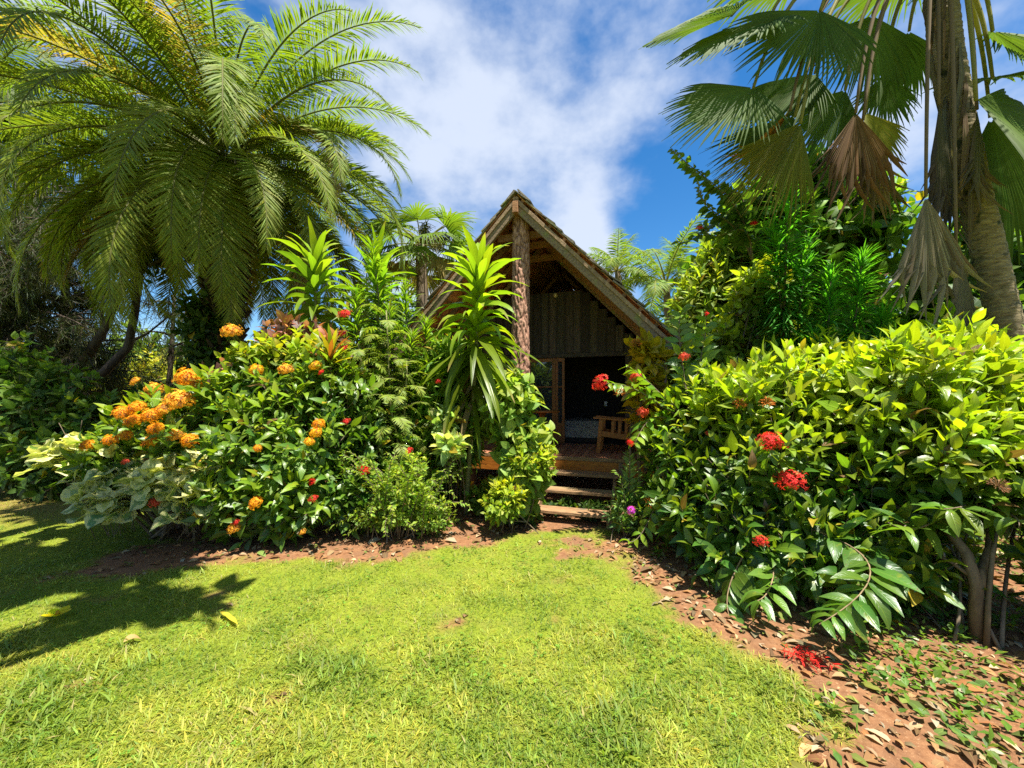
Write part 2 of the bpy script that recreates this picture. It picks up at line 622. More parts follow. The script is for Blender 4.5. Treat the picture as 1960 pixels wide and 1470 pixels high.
# ------------------------------------------------------------------ flowers
def flower_mesh(name, col, rng, n=70, cover=.62, petal=.3, col2=None, sparse=False, pw=.62, rn=.13):
    mb = MB()
    i = np.arange(n) + .5
    ph = np.arccos(1 - 2 * cover * i / n)
    th = PI * (1 + 5 ** .5) * i
    d = np.stack([np.sin(ph) * np.cos(th), np.sin(ph) * np.sin(th), np.cos(ph)], 1) + rng.normal(0, .06, (n, 3))
    d = nrm(d)
    R = 1 + rng.normal(0, rn, n)
    P = d * R[:, None] * A3(1, 1, .8)
    A = nrm(np.cross(d, A3(.2, .5, .8)))
    B = np.cross(d, A)
    T = leaf_t(2, pw, .1, .5, .55, .8)
    fade = rng.random((n, 1)) < .09
    spin = rng.uniform(0, PI / 2, n)
    for q in range(4):
        a = spin + q * PI / 2
        rad = np.cos(a)[:, None] * A + np.sin(a)[:, None] * B
        mb.place(T, P, rad + d * .15, d, petal * (1 + .15 * rng.normal(size=n)), np.where(fade, (.30, .13, .03), jit(col, n, rng, .18, .12)))
    mb.sticks(d * .15, P, .018, .03, jit(col2 or col, n, rng, .2, .05), 3)
    return mb.build(name, M_PETAL)


def burst_mesh(name, cola, colb, rng, n=90):
    """head of slim unopened buds"""
    mb = MB()
    d = rdirs(n, rng)
    d[:, 2] = np.abs(d[:, 2]) * 1.0 - .15
    d = nrm(d)
    R = rng.uniform(.75, 1.1, n)
    mb.sticks(d * .1, d * R[:, None] * .9, .02, .035, jit(colb, n, rng), 3)
    mb.sticks(d * R[:, None] * .85, d * (R[:, None] + .12), .055, .02, jit(cola, n, rng), 4)
    return mb.build(name, M_PETAL)


rngF = np.random.default_rng(5)
ORANGE, ORANGE2, RED, CORAL = (.90, .43, .014), (.88, .33, .012), (.72, .018, .012), (.78, .1, .05)
flower_src = {
    'orange': [flower_mesh('flower_head', ORANGE, rngF, 130, .75, .22), flower_mesh('flower_head', ORANGE2, rngF, 110, .7, .24), flower_mesh('flower_head', (.85, .38, .03), rngF, 80, .6, .25)],
    'red': [flower_mesh('flower_head', RED, rngF, 85, .62, .24, (.5, .02, .015), pw=.4, rn=.2), flower_mesh('flower_head', (.75, .04, .03), rngF, 70, .55, .26, (.5, .03, .02), pw=.42, rn=.2)],
    'coral': [flower_mesh('flower_head', CORAL, rngF, 60, .6, .26)],
    'bud': [burst_mesh('bud_head', (.62, .22, .03), (.4, .2, .04), rngF)],
    'brown': [burst_mesh('bud_head', (.3, .16, .07), (.25, .14, .06), rngF)],
    'pink': [flower_mesh('flower_head', (.55, .06, .5), rngF, 40, .5, .35)],
}
for lst in flower_src.values():
    for o in lst:
        COL.objects.unlink(o)


def put_flower(kind, root, pos, r, rng, face=None):
    src = flower_src[kind][rng.integers(0, len(flower_src[kind]))]
    o = src.copy()
    COL.objects.link(o)
    o.parent = root
    o.location = np.asarray(pos) - np.array(root.location)
    d = Vector(nrm(A3(rng.normal(0, .25), -.55, .8) if face is None else A3(*face)))
    o.rotation_euler = d.to_track_quat('Z', 'Y').to_euler()
    r *= .86
    o.scale = (r, r, r * rng.uniform(.85, 1.05))
    return o


# ------------------------------------------------------------------ ground
def in_poly(x, y, poly):
    poly = np.asarray(poly)
    ins = np.zeros(x.shape, bool)
    dist = np.full(x.shape, 1e9)
    m = len(poly)
    for i in range(m):
        x0, y0 = poly[i]
        x1, y1 = poly[(i + 1) % m]
        c = (y0 > y) != (y1 > y)
        with np.errstate(divide='ignore', invalid='ignore'):
            xi = (x1 - x0) * (y - y0) / (y1 - y0 + 1e-12) + x0
        ins ^= c & (x < xi)
        dx, dy = x1 - x0, y1 - y0
        t = np.clip(((x - x0) * dx + (y - y0) * dy) / (dx * dx + dy * dy + 1e-9), 0, 1)
        dist = np.minimum(dist, np.hypot(x - x0 - t * dx, y - y0 - t * dy))
    return np.where(ins, dist, -dist)


def gp(*pts):
    return [tuple(gnd(*p)[:2]) for p in pts]


SOIL_L = gp((75, 1112), (200, 1112), (330, 1090), (440, 1082), (520, 1068), (620, 1078), (720, 1074), (850, 1056), (960, 1037), (1020, 1014),
            (1160, 1017)) + [(1.9, 5.3), (3, 8), (3, 14), (-9, 14), (-9, 7.4), (-5.6, 6.3)] + gp((300, 1010), (330, 1035), (200, 1062))
SOIL_R = gp((1165, 1030), (1190, 1075), (1240, 1130), (1290, 1178), (1390, 1225), (1470, 1270), (1530, 1340), (1560, 1440)) + [
    (1.6, 1.6), (3.2, .2), (9, .2), (9, 9), (2.2, 9), (1.5, 5.6)]


def soil_mask(x, y):
    sd = np.maximum(in_poly(x, y, SOIL_L), in_poly(x, y, SOIL_R))
    n = wnoise(x, y, 3, 4, 5.0)
    m = sstep(-.14, .14, sd + .15 * n + .08 * wnoise(x, y, 5, 3, 18.0))
    # worn patches in front of the steps
    px, py = 1.0, 4.7
    w = np.exp(-(((x - px) / 1.0) ** 2 + ((y - py) / .75) ** 2))
    m = np.maximum(m, sstep(.55, .95, w * .95 + .28 * wnoise(x, y, 8, 3, 14.0)))
    m = np.maximum(m, sstep(.72, 1.15, .5 * wnoise(x, y, 11, 4, 5.0) + .45) * .85)
    return m


def gh(x, y):
    return .018 * wnoise(x, y, 21, 3, 1.3) + .006 * wnoise(x, y, 22, 2, 9.0) * sstep(14, 6, np.hypot(x, y))


def axis_coords(lo, hi, step, far):
    a = list(np.arange(lo, hi + 1e-6, step))
    s, x = step, a[-1]
    while x < far:
        s *= 1.35
        x += s
        a.append(x)
    s, x = step, a[0]
    while x > -far:
        s *= 1.35
        x -= s
        a.insert(0, x)
    return np.array(a)


gx = axis_coords(-6.5, 5.5, .05, 400)
gy = axis_coords(1.0, 7.5, .05, 400)
GX, GY = np.meshgrid(gx, gy)
GZ = gh(GX, GY)
sm = soil_mask(GX, GY)
soil_far = sstep(7, 9, np.hypot(GX * .8, GY)) * .6
sm = np.maximum(sm, soil_far * (GY > 5))
nxg, nyg = len(gx), len(gy)
idx = np.arange(nxg * nyg).reshape(nyg, nxg)
gf = np.stack([idx[:-1, :-1], idx[:-1, 1:], idx[1:, 1:], idx[1:, :-1]], -1).reshape(-1, 4)
g = MB()
g.add(np.stack([GX, GY, GZ], -1).reshape(-1, 3), gf, None, np.stack([sm, sm, sm], -1).reshape(-1, 3))


def ground_mat():
    m, nt, nd, lk = new_mat('ground_soil_and_turf')
    a = N_(nt, 'ShaderNodeAttribute', attribute_name='tint')
    geo = N_(nt, 'ShaderNodeNewGeometry')

    def nz(scale, detail=6):
        n = N_(nt, 'ShaderNodeTexNoise')
        lk.new(geo.outputs['Position'], n.inputs['Vector'])
        n.inputs['Scale'].default_value = scale
        n.inputs['Detail'].default_value = detail
        n.inputs['Roughness'].default_value = .7
        return n
    n1, n2, n3 = nz(18), nz(3), nz(70, 3)

    def mix(f, c1, c2):
        x = N_(nt, 'ShaderNodeMix', data_type='RGBA')
        lk.new(f, x.inputs[0])
        for i, c in ((6, c1), (7, c2)):
            if isinstance(c, tuple):
                x.inputs[i].default_value = (*c, 1)
            else:
                lk.new(c, x.inputs[i])
        return x.outputs[2]

    def ramp(o, lo, hi):
        r = N_(nt, 'ShaderNodeMapRange')
        lk.new(o, r.inputs[0])
        r.inputs[1].default_value = lo
        r.inputs[2].default_value = hi
        return r.outputs[0]
    soil = mix(ramp(n1.outputs[0], .35, .65), (.14, .060, .026), (.27, .135, .062))
    soil = mix(ramp(n2.outputs[0], .4, .7), soil, (.16, .085, .045))
    soil = mix(ramp(n3.outputs[0], .62, .72), soil, (.42, .27, .15))
    turf = mix(ramp(n1.outputs[0], .3, .7), (.11, .15, .012), (.19, .22, .02))
    turf = mix(ramp(n2.outputs[0], .5, .75), turf, (.16, .16, .03))
    sep = N_(nt, 'ShaderNodeSeparateColor')
    lk.new(a.outputs[0], sep.inputs[0])
    c = mix(sep.outputs[0], turf, soil)
    pb = N_(nt, 'ShaderNodeBsdfPrincipled')
    lk.new(c, pb.inputs['Base Color'])
    pb.inputs['Roughness'].default_value = .95
    pb.inputs['Specular IOR Level'].default_value = .1
    bp = N_(nt, 'ShaderNodeBump')
    bp.inputs['Strength'].default_value = .8
    bp.inputs['Distance'].default_value = .02
    lk.new(n1.outputs[0], bp.inputs['Height'])
    lk.new(bp.outputs[0], pb.inputs['Normal'])
    o = N_(nt, 'ShaderNodeOutputMaterial')
    lk.new(pb.outputs[0], o.inputs[0])
    return m


ground = g.build('ground', ground_mat())
tag(ground, kind='structure')

# lawn blades
rg = np.random.default_rng(77)


def scatter_grass(n, ylo, yhi, pw):
    y = ylo + (yhi - ylo) * rg.random(n) ** pw
    x = (rg.random(n) * 2 - 1) * np.minimum(y * 1.36 + .35, 10.5)
    s = soil_mask(x, y)
    keep = rg.random(n) > s * 1.06
    return x[keep], y[keep]


T_BLADE = strip_t(2, .1, .9, .2)
mb = MB()
x1, y1 = scatter_grass(230000, 1.45, 4.2, 1.1)
x2, y2 = scatter_grass(110000, 4.2, 8.0, 1.3)
for (x, y, hgt) in ((x1, y1, .038), (x2, y2, .045)):
    n = len(x)
    a = rg.uniform(0, 2 * PI, n)
    lean = np.abs(rg.normal(.75, .35, n))
    d = np.stack([np.cos(a) * np.sin(lean), np.sin(a) * np.sin(lean), np.cos(lean)], 1)
    nn = np.stack([-np.cos(a) * .3, -np.sin(a) * .3, np.ones(n)], 1)
    patch = sstep(-.6, .7, wnoise(x, y, 31, 3, 3.5) + .5 * wnoise(x, y, 33, 2, 11.0))[:, None]
    col = np.array([.15, .215, .022]) * (1 - patch) + np.array([.30, .32, .045]) * patch
    col = jit(col, n, rg, .22, .1)
    dry = rg.random(n) < .03 + .22 * sstep(.35, .9, wnoise(x, y, 35, 3, 2.6))
    col[dry] = (.34, .29, .10)
    hh = hgt * (1 + .35 * sstep(3.2, 2.2, y)) * np.exp(rg.normal(0, .3, n)) * (.8 + .5 * sstep(-.3, .9, wnoise(x, y, 36, 3, 4.5)))
    mb.place(T_BLADE, np.stack([x, y, gh(x, y) - .004], 1), d, nn, np.stack([hh * rg.uniform(.75, 1.4, n), hh, hh], 1), col)
grass = mb.build('grass', M_GRASS)
tag(grass, 'short bright green lawn grass in front of the hut', 'grass', kind='stuff')

# leaf litter under the shrubs
mb = MB()
n = 20000
xl = rg.uniform(-6, 6.5, n)
yl = rg.uniform(1.6, 7.5, n)
k = (soil_mask(xl, yl) > .5) & (np.abs(xl) < yl * 1.5 + .4) & ((xl > 1.2) | (rg.random(n) < .45)) & ~((np.abs(xl - 1.4) < .9) & (yl > 5.0))
xl, yl = xl[k], yl[k]
n = len(xl)
a = rg.uniform(0, 2 * PI, n)
pal = np.array([(.22, .12, .05), (.3, .19, .09), (.16, .085, .04), (.34, .25, .15), (.12, .15, .03)])
col = jit(pal[rg.integers(0, 5, n)], n, rg, .25)
Tl = leaf_t(3, .45, .3, 1.0, .4)
mb.place(Tl, np.stack([xl, yl, gh(xl, yl) + .008 + rg.random(n) * .012], 1), np.stack([np.cos(a), np.sin(a), rg.normal(0, .15, n)], 1),
         np.stack([rg.normal(0, .25, n), rg.normal(0, .25, n), np.ones(n)], 1), np.exp(rg.normal(-2.75, .42, n)), col)
lit = mb.build('leaf_litter', M_DEAD)
tag(lit, 'dry brown leaf litter on the soil under the shrubs', 'leaf litter', kind='stuff')

# clover patches in the lawn
mb = MB()
n = 7000
xl = rg.uniform(-5, 3.5, n)
yl = rg.uniform(1.6, 5.6, n)
k = (soil_mask(xl, yl) < .75) & (wnoise(xl, yl, 51, 3, 4.0) > .35) & (np.abs(xl) < yl * 1.4 + .3)
xl, yl = xl[k], yl[k]
n = len(xl)
base_ = rg.uniform(0, 2 * PI, n)
Tc = leaf_t(2, .8, .15, .2, .6, .5)
P = np.stack([xl, yl, gh(xl, yl) + rg.uniform(.012, .035, n)], 1)
cc = jit((.13, .24, .025), n, rg, .25)
for q in range(3):
    a = base_ + q * 2 * PI / 3
    mb.place(Tc, P, np.stack([np.cos(a), np.sin(a), .15 + 0 * a], 1), A3(0, 0, 1) + rg.normal(0, .15, (n, 3)), rg.uniform(.012, .02, n), cc)
cl = mb.build('clover', M_SOFT)
tag(cl, 'small clover leaves mixed into the lawn grass', 'clover', kind='stuff')

# low weeds under the right hedge
mb = MB()
n = 2600
xl = rg.uniform(1.6, 6.5, n)
yl = rg.uniform(1.8, 6.0, n)
k = (soil_mask(xl, yl) > .4) & (xl < yl * 1.45 + .4) & (wnoise(xl, yl, 41, 2, 2.5) > .05) & ~((xl < 2.0) & (yl > 4.6))
xl, yl = xl[k], yl[k]
n = len(xl)
P = np.stack([xl, yl, gh(xl, yl) + rg.uniform(.03, .1, n)], 1)
D = nrm(np.stack([rg.normal(0, .3, n), rg.normal(0, .3, n), np.ones(n)], 1))
leafy(mb, P, D, np.full(n, .6), T_SMALL, rg, .07, 2, .03, (.14, .24, .02), (.07, .15, .015), .5, (.9, 1.4), .05)
wd = mb.build('weeds', M_SOFT)
tag(wd, 'small green weeds growing on the soil under the hedge', 'weeds', kind='stuff')

# ------------------------------------------------------------------ hut (local axes: x = u along the front, y = v inwards, z up)
HANG = math.atan2(-.31, .95)
O_HUT = A3(.07, 7.0, 0)
cu, su_ = math.cos(HANG), math.sin(HANG)


def hut_w(u, v, z=0):
    return A3(O_HUT[0] + cu * u - su_ * v, O_HUT[1] + su_ * u + cu * v, z)


def wood(name, a, b, scale, **kw):
    return rough_mat(name, a, b, scale, **kw)


W_DARKZ = wood('dark_stained_boards', (.032, .024, .015), (.085, .064, .042), (9, 9, .8), rough=.7, bump=.35)
W_REDV = wood('red_brown_shingle_wood', (.42, .155, .055), (.64, .28, .10), (4, 4, 4), rough=.75, bump=.4)
W_SHAKE = wood('weathered_shakes', (.10, .082, .055), (.25, .21, .15), (5, 5, 5), rough=.85, bump=.7, spots=((.17, .18, .05), 3.0, .56))
W_GREY = wood('weathered_rafter', (.13, .085, .048), (.29, .20, .115), (6, 6, 6), rough=.8, bump=.5, spots=((.2, .19, .06), 4.0, .6))
W_RAFT = wood('brown_rafter', (.22, .10, .045), (.40, .20, .09), (6, 6, 6), rough=.75, bump=.4)
W_DECK = wood('red_deck_boards', (.20, .075, .04), (.38, .17, .085), (14, 1.2, 14), rough=.55, bump=.3)
W_ORANGE = wood('orange_timber', (.26, .08, .008), (.46, .165, .02), (1.5, 10, 10), rough=.5, bump=.2)
W_FRAMEZ = wood('varnished_frame', (.17, .06, .014), (.31, .12, .032), (10, 10, 1.0), rough=.45, bump=.15)
W_STEP = wood('weathered_step', (.15, .085, .038), (.34, .21, .10), (2, 14, 14), rough=.75, bump=.4, spots=((.12, .10, .06), 5.0, .62))
W_CHAIR = wood('chair_timber', (.22, .07, .011), (.38, .135, .024), (6, 6, 6), rough=.45, bump=.12)
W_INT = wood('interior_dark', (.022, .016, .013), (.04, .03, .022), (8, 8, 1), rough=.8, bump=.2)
M_BARK = rough_mat('flaky_bark', (.26, .12, .075), (.56, .34, .23), (5, 5, 3), rough=.9, bump=.8, detail=8)


def simple(name, col, rough=.5, spec=.5, metal=0, trans=0):
    m, nt, nd, lk = new_mat(name)
    pb = N_(nt, 'ShaderNodeBsdfPrincipled')
    n = N_(nt, 'ShaderNodeTexNoise')
    n.inputs['Scale'].default_value = 12
    mr = N_(nt, 'ShaderNodeMapRange')
    lk.new(n.outputs[0], mr.inputs[0])
    mr.inputs[3].default_value = .85
    mr.inputs[4].default_value = 1.1
    mx = N_(nt, 'ShaderNodeMix', data_type='RGBA', blend_type='MULTIPLY')
    mx.inputs[0].default_value = 1
    mx.inputs[6].default_value = (*col, 1)
    lk.new(mr.outputs[0], mx.inputs[7])
    lk.new(mx.outputs[2], pb.inputs['Base Color'])
    pb.inputs['Roughness'].default_value = rough
    pb.inputs['Specular IOR Level'].default_value = spec
    pb.inputs['Metallic'].default_value = metal
    pb.inputs['Transmission Weight'].default_value = trans
    o = N_(nt, 'ShaderNodeOutputMaterial')
    lk.new(pb.outputs[0], o.inputs[0])
    return m


M_GLASS = simple('window_glass', (.03, .035, .035), .03, .9)
M_WHITE = simple('white_plastic', (.75, .73, .68), .4)
M_LAMP = simple('cream_lamp_glass', (.62, .5, .25), .3)

hut = thing('wooden_hut', O_HUT, 'dark timber hut with steep shingled gable roof, log post and raised deck', 'hut', rz=HANG)
rh = np.random.default_rng(12)


def rt(s=.12):
    return np.exp(rh.normal(0, s)) * np.ones(3) * np.exp(rh.normal(0, .03, 3))


PITCH = math.radians(46)
cp, sp = math.cos(PITCH), math.sin(PITCH)
RZ = 5.44          # ridge, underside of the shingles
EU = 2.66          # eave half width
SL = EU / cp
DEPTH = 6.4


def slope_pt(side, s, n, v):
    """s = distance down the slope, n = height above the shingle underside plane"""
    return A3(side * (s * cp + n * sp), v, RZ - s * sp + n * cp)


def slope_ax(side):
    return np.array([[side * cp, 0, -sp], [0, 1, 0], [side * sp, 0, cp]])


# shingles
roof_mb = MB()
row = .27
nrow = int(SL / row) + 1
for side in (1, -1):
    ax0 = slope_ax(side)
    for r_ in range(nrow):
        s0 = r_ * row - .02
        s1 = min(s0 + row + .12, SL + .1)
        v = -.03 + rh.uniform(-.05, .03)
        while v < DEPTH:
            w = rh.uniform(.12, .24)
            ln = (s1 - s0) + rh.uniform(-.03, .05)
            th = rh.uniform(.008, .014)
            tilt = .085 + rh.normal(0, .018) + (abs(rh.normal(0, .05)) if rh.random() < .08 else 0)
            t_ax = ax0[0] * math.cos(tilt) + ax0[2] * math.sin(tilt)
            n_ax = ax0[2] * math.cos(tilt) - ax0[0] * math.sin(tilt)
            c = slope_pt(side, s0 + ln / 2, .016 + ln / 2 * math.sin(tilt), v + w / 2)
            roof_mb.box(c, [ln / 2, w / 2 - .004, th], [t_ax, ax0[1], n_ax], rt(.22))
            v += w
rf = roof_mb.build('roof', W_SHAKE, hut, smooth=False)
# sheathing seen from below
mb = MB()
for side in (1, -1):
    for r_ in range(nrow):
        s0 = .02 + r_ * row
        s1 = min(s0 + row - .006, SL)
        if s1 - s0 < .05:
            continue
        v = .02
        while v < DEPTH - .05:
            w = min(rh.uniform(.5, .9), DEPTH - .05 - v)
            mb.box(slope_pt(side, (s0 + s1) / 2, .006, v + w / 2), [(s1 - s0) / 2, w / 2 - .002, .006], slope_ax(side), rt(.2))
            v += w
mb.build('soffit', W_REDV, rf, smooth=False)
mb = MB()
for side in (1, -1):
    for v in np.arange(0, DEPTH, .42):
        mb.box(slope_pt(side, .13, .07, v + .2), [.16, .2, .012], slope_ax(side), rt(.2))
mb.build('ridge_cap', W_SHAKE, rf, smooth=False)
# battens along the roof
mb = MB()
for side in (1, -1):
    for s in np.arange(.18, SL, .36):
        mb.box(slope_pt(side, s, -.03, DEPTH / 2 + .01), [.03, DEPTH / 2 - .02, .029], slope_ax(side), rt(.2))
mb.build('battens', W_RAFT, rf, smooth=False)
# rafters
for side in (1, -1):
    mb = MB()
    mb.box(slope_pt(side, SL / 2 + .05, -.145, .03), [SL / 2 + .0, .03, .085], slope_ax(side), (1, 1, 1))
    mb.box(slope_pt(side, SL / 2 + .05, -.085, -.012), [SL / 2 + .02, .011, .03], slope_ax(side), (1.25, 1.2, 1.15))
    mb.build('barge_board', W_GREY, rf, smooth=False, bevel=.004)
    for v in (.8, 1.55, 2.12, 4.2, 6.2):
        mb = MB()
        mb.box(slope_pt(side, SL / 2 + .03, -.106, v), [SL / 2 - .04, .026, .045], slope_ax(side), rt(.15) * (1.5 if v == 2.12 else 1))
        mb.build('rafter', W_GREY if v == 2.12 else W_RAFT, rf, smooth=False, bevel=.003)
for v in (.36, .86, 1.61):
    mb = MB()
    z = RZ - .62
    mb.bx(-.47, .47, v, v + .05, z - .065, z + .065, rt())
    mb.build('collar_tie', W_RAFT, rf, smooth=False, bevel=.003)
mb = MB()
mb.bx(-.05, .05, -.06, DEPTH - .1, RZ - .36, RZ - .16)
mb.build('ridge_beam', W_RAFT, rf, smooth=False, bevel=.004)
for u in (-2.3, 2.3):      # wall plates carrying the rafters
    mb = MB()
    mb.bx(u - .05, u + .05, .12, DEPTH - .1, 2.74, 2.87)
    mb.build('eave_beam', W_RAFT, rf, smooth=False, bevel=.004)


# log posts with flaky bark
def bark_post(name, x, y, z0, z1, r, lean, seed, nz=230, k=72):
    mb = MB()
    zz = np.linspace(z0, z1, nz)
    V, C = [], []
    for z in zz:
        t = (z - z0) / (z1 - z0)
        for j in range(k):
            a = 2 * PI * j / k
            p = Vector((math.cos(a) * 2.1 * r / .15 + seed, math.sin(a) * 2.1 * r / .15, z * 2.4))
            p.z *= 1.45
            wp = mnoise.noise_vector(p * .9)
            p = p + wp * .55
            f1 = mnoise.voronoi(p * 1.25 + Vector((0, 0, .3 * math.sin(a * 3))))[0]
            crack = min(1, max(0, (f1[1] - f1[0]) * 5))
            cell = mnoise.noise(p * 1.4) * .5 + mnoise.noise(p * 5) * .3
            rr = r * (1.06 - .1 * t) + .026 * crack + .016 * cell - .02
            C.append(np.array([.30, .24, .2]) * (1 - crack) + np.array([1, .97, .95]) * crack * (1 + .25 * cell))
            V.append((x + lean[0] * t + rr * math.cos(a), y + lean[1] * t + rr * math.sin(a), z))
    f = [[i * k + j, i * k + (j + 1) % k, (i + 1) * k + (j + 1) % k, (i + 1) * k + j] for i in range(nz - 1) for j in range(k)]
    mb.add(V, f, None, np.array(C))
    return mb.build(name, M_BARK, hut, smooth=True)


bark_post('log_post', 0.0, .26, -.05, RZ - .3, .16, (0.02, 0), 0)
bark_post('log_post', 2.42, .42, -.05, 2.78, .12, (0, 0), 7, 120, 48)
bark_post('log_post', -2.42, .42, -.05, 2.78, .12, (0, 0), 9, 120, 48)

# upper board wall (v = 2.2), below it the glazed front
VW = 2.2
mb = MB()
u = -2.3
while u < 2.28:
    w = min(.185, 2.29 - u)
    um = max(abs(u), abs(u + w))
    ztop = min(4.2, RZ - um * sp / cp - .24)
    if ztop > 2.85:
        th = .012 + rh.uniform(-.003, .004)
        mb.bx(u + .004, u + w - .004, VW - th, VW + .012, 2.79, ztop, rt(.2) * 1.2)
        mb.bx(u + w - .018, u + w + .018, VW - .024, VW - th - .001, 2.79, ztop - .01, rt(.2) * .6)
    u += w
mb.build('board_wall', W_DARKZ, hut, smooth=False)
mb = MB()
mb.bx(-2.3, 2.3, VW - .05, VW + .05, 2.70, 2.785)
mb.build('door_lintel', W_DARKZ, hut, smooth=False, bevel=.003)
for (a, b) in ((1.80, 2.3), (-2.3, -1.06)):
    mb = MB()
    u = a
    while u < b - .02:
        w = min(.17, b - u)
        mb.bx(u + .003, u + w - .003, VW - .012 - rh.uniform(0, .004), VW + .012, .76, 2.70, rt(.15) * 1.35)
        u += w
    mb.build('lower_boards', W_DARKZ, hut, smooth=False)
# side, back and inner walls, floor
mb = MB()
for u in (-2.32, 2.32):
    v = VW
    while v < DEPTH - .25:
        mb.bx(u - .02, u + .02, v + .003, v + .18, .5, 2.74, rt(.2))
        v += .183
mb.bx(-2.29, 2.29, DEPTH - .25, DEPTH - .2, .5, 3.0)
for i in range(12):
    z0 = 3.0 + i * .18
    um = (RZ - z0 - .25) * cp / sp - .1
    if um > .1:
        mb.bx(-um, um, DEPTH - .25, DEPTH - .2, z0 + .002, z0 + .18)
mb.build('outer_walls', W_DARKZ, hut, smooth=False)
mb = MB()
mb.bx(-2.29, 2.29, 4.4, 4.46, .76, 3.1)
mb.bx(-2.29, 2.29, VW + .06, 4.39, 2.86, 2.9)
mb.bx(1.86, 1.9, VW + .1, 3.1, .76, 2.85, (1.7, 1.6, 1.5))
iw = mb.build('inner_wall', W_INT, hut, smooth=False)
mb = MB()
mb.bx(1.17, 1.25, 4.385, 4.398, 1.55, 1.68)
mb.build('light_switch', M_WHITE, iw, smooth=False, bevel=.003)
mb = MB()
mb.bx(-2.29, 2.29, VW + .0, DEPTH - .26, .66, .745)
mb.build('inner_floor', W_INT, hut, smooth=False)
# lamp on the boards
mb = MB()
t = np.linspace(0, 1, 7)
mb.tube(np.stack([np.full(7, .27), VW - .03 - .06 * t, np.full(7, 4.13)], 1), .055 * np.sqrt(1 - .85 * t ** 2), (1, 1, 1), 14)
lp = mb.build('wall_lamp', M_LAMP, hut)
# deck
VD = .20
dk = MB()
u = -2.4
while u < 2.45:
    dk.bx(u + .004, u + .096, VD - .0 + rh.uniform(-.004, .004), VW - .02, .712, .75, rt(.16))
    u += .1
deck = dk.build('deck', W_DECK, hut, smooth=False, bevel=.003)
mb = MB()
mb.bx(-2.4, 2.48, VD - .045, VD - .006, .69, .752, (1, 1, 1))
mb.build('deck_edge', W_STEP, deck, smooth=False, bevel=.006)
mb = MB()
mb.bx(-2.4, 2.48, VD - .043, VD - .007, .45, .688)
mb.build('deck_fascia', W_ORANGE, deck, smooth=False, bevel=.003)
for u in (-2.3, -1, .3, 1.9, 2.4):
    mb = MB()
    mb.bx(u - .05, u + .05, VD + .12, VD + .22, -.05, .7)
    mb.build('deck_stump', W_DARKZ, deck, smooth=False)
mb = MB()
mb.bx(1.765, 1.835, VD - .1, VD - .05, .25, .69)
mb.build('deck_stay', W_GREY, deck, smooth=False, bevel=.004)

# glazed panels beside the doorway


def glazed(u0, u1, stile, bottom, name):
    mb = MB()
    z0, z1 = .762, 2.69
    mb.bx(u0, u0 + stile, VW - .03, VW + .02, z0, z1, rt(.08))
    mb.bx(u1 - stile, u1, VW - .03, VW + .02, z0, z1, rt(.08))
    mb.bx(u0 + stile, u1 - stile, VW - .027, VW + .018, z1 - .08, z1, rt(.08))
    mb.bx(u0 + stile, u1 - stile, VW - .027, VW + .018, z0, bottom, rt(.1))
    mb.bx(u0 + stile, u1 - stile, VW - .035, VW + .018, bottom, bottom + .06, rt(.1))
    mb.bx(u0 + stile, u1 - stile, VW - .02, VW + .01, 2.02, 2.05, rt(.08))
    o = mb.build(name, W_FRAMEZ, hut, smooth=False, bevel=.003)
    p = MB()
    p.bx(u0 + stile, u1 - stile, VW - .006, VW - .002, bottom + .06, z1 - .08)
    p.build('pane', M_GLASS, o, smooth=False)
    return o


glazed(-1.05, -.42, .07, 1.15, 'glazed_panel')
glazed(-.40, .265, .08, 1.15, 'glazed_panel')
glazed(.27, .475, .055, 1.15, 'glazed_panel')

# steps
st = thing('wooden_steps', hut_w(1.2, -.35), 'three weathered plank steps with open risers leading up to deck', 'steps', rz=HANG)


def sl(u, v):
    return u - 1.2, v + .35


for (v, z, u0, u1) in ((-.12, .545, .66, 1.78), (-.58, .36, .66, 1.76), (-1.02, .165, .66, 1.74)):
    mb = MB()
    a0, b0 = sl(u0, v)
    a1, _ = sl(u1, v)
    mb.bx(a0 - .03, a1, b0 - .13, b0 - .003, z - .045, z, rt(.12))
    mb.bx(a0 - .02, a1 + .02, b0 + .003, b0 + (.19 if z > .5 else .15), z - .045, z - .002, rt(.12))
    mb.build('tread', W_STEP, st, smooth=False, bevel=.006)
for u in (.63, 1.72):
    mb = MB()
    p0, p1 = A3(*sl(u, -1.2), .04), A3(*sl(u, .3), .60)
    d = nrm(p1 - p0)
    axs = np.array([d, [1, 0, 0], np.cross(d, [1, 0, 0])])
    mb.box((p0 + p1) / 2 - A3(0, 0, .05), [np.linalg.norm(p1 - p0) / 2, .022, .085], axs)
    for v, z in ((-.12, .5), (-.58, .315), (-1.02, .12)):
        a, b = sl(u, v)
        mb.bx(a - .024, a + .02, b - .1, b + .1, z - .12, z)
    a, b = sl(u, -1.1)
    mb.bx(a - .05, a + .03, b - .07, b + .05, -.05, .26 if u < 1 else .1)
    mb.build('stringer', W_STEP, st, smooth=False, bevel=.004)

# armchair on the deck, facing left along the front
ch = thing('armchair', hut_w(1.72, 1.1, .75), 'slatted orange wooden armchair standing on the deck by the doorway', 'chair', rz=HANG)


def part(fn, name, mat, par, bevel=.005, smooth=False):
    mb = MB()
    fn(mb)
    return mb.build(name, mat, par, smooth=smooth, bevel=bevel)


def beam(mb, p0, p1, w, h, up=(0, 0, 1), col=(1, 1, 1)):
    p0, p1 = A3(*p0), A3(*p1)
    d = nrm(p1 - p0)
    s = nrm(np.cross(d, A3(*up)))
    mb.box((p0 + p1) / 2, [np.linalg.norm(p1 - p0) / 2, w / 2, h / 2], np.array([d, s, np.cross(s, d)]), col)


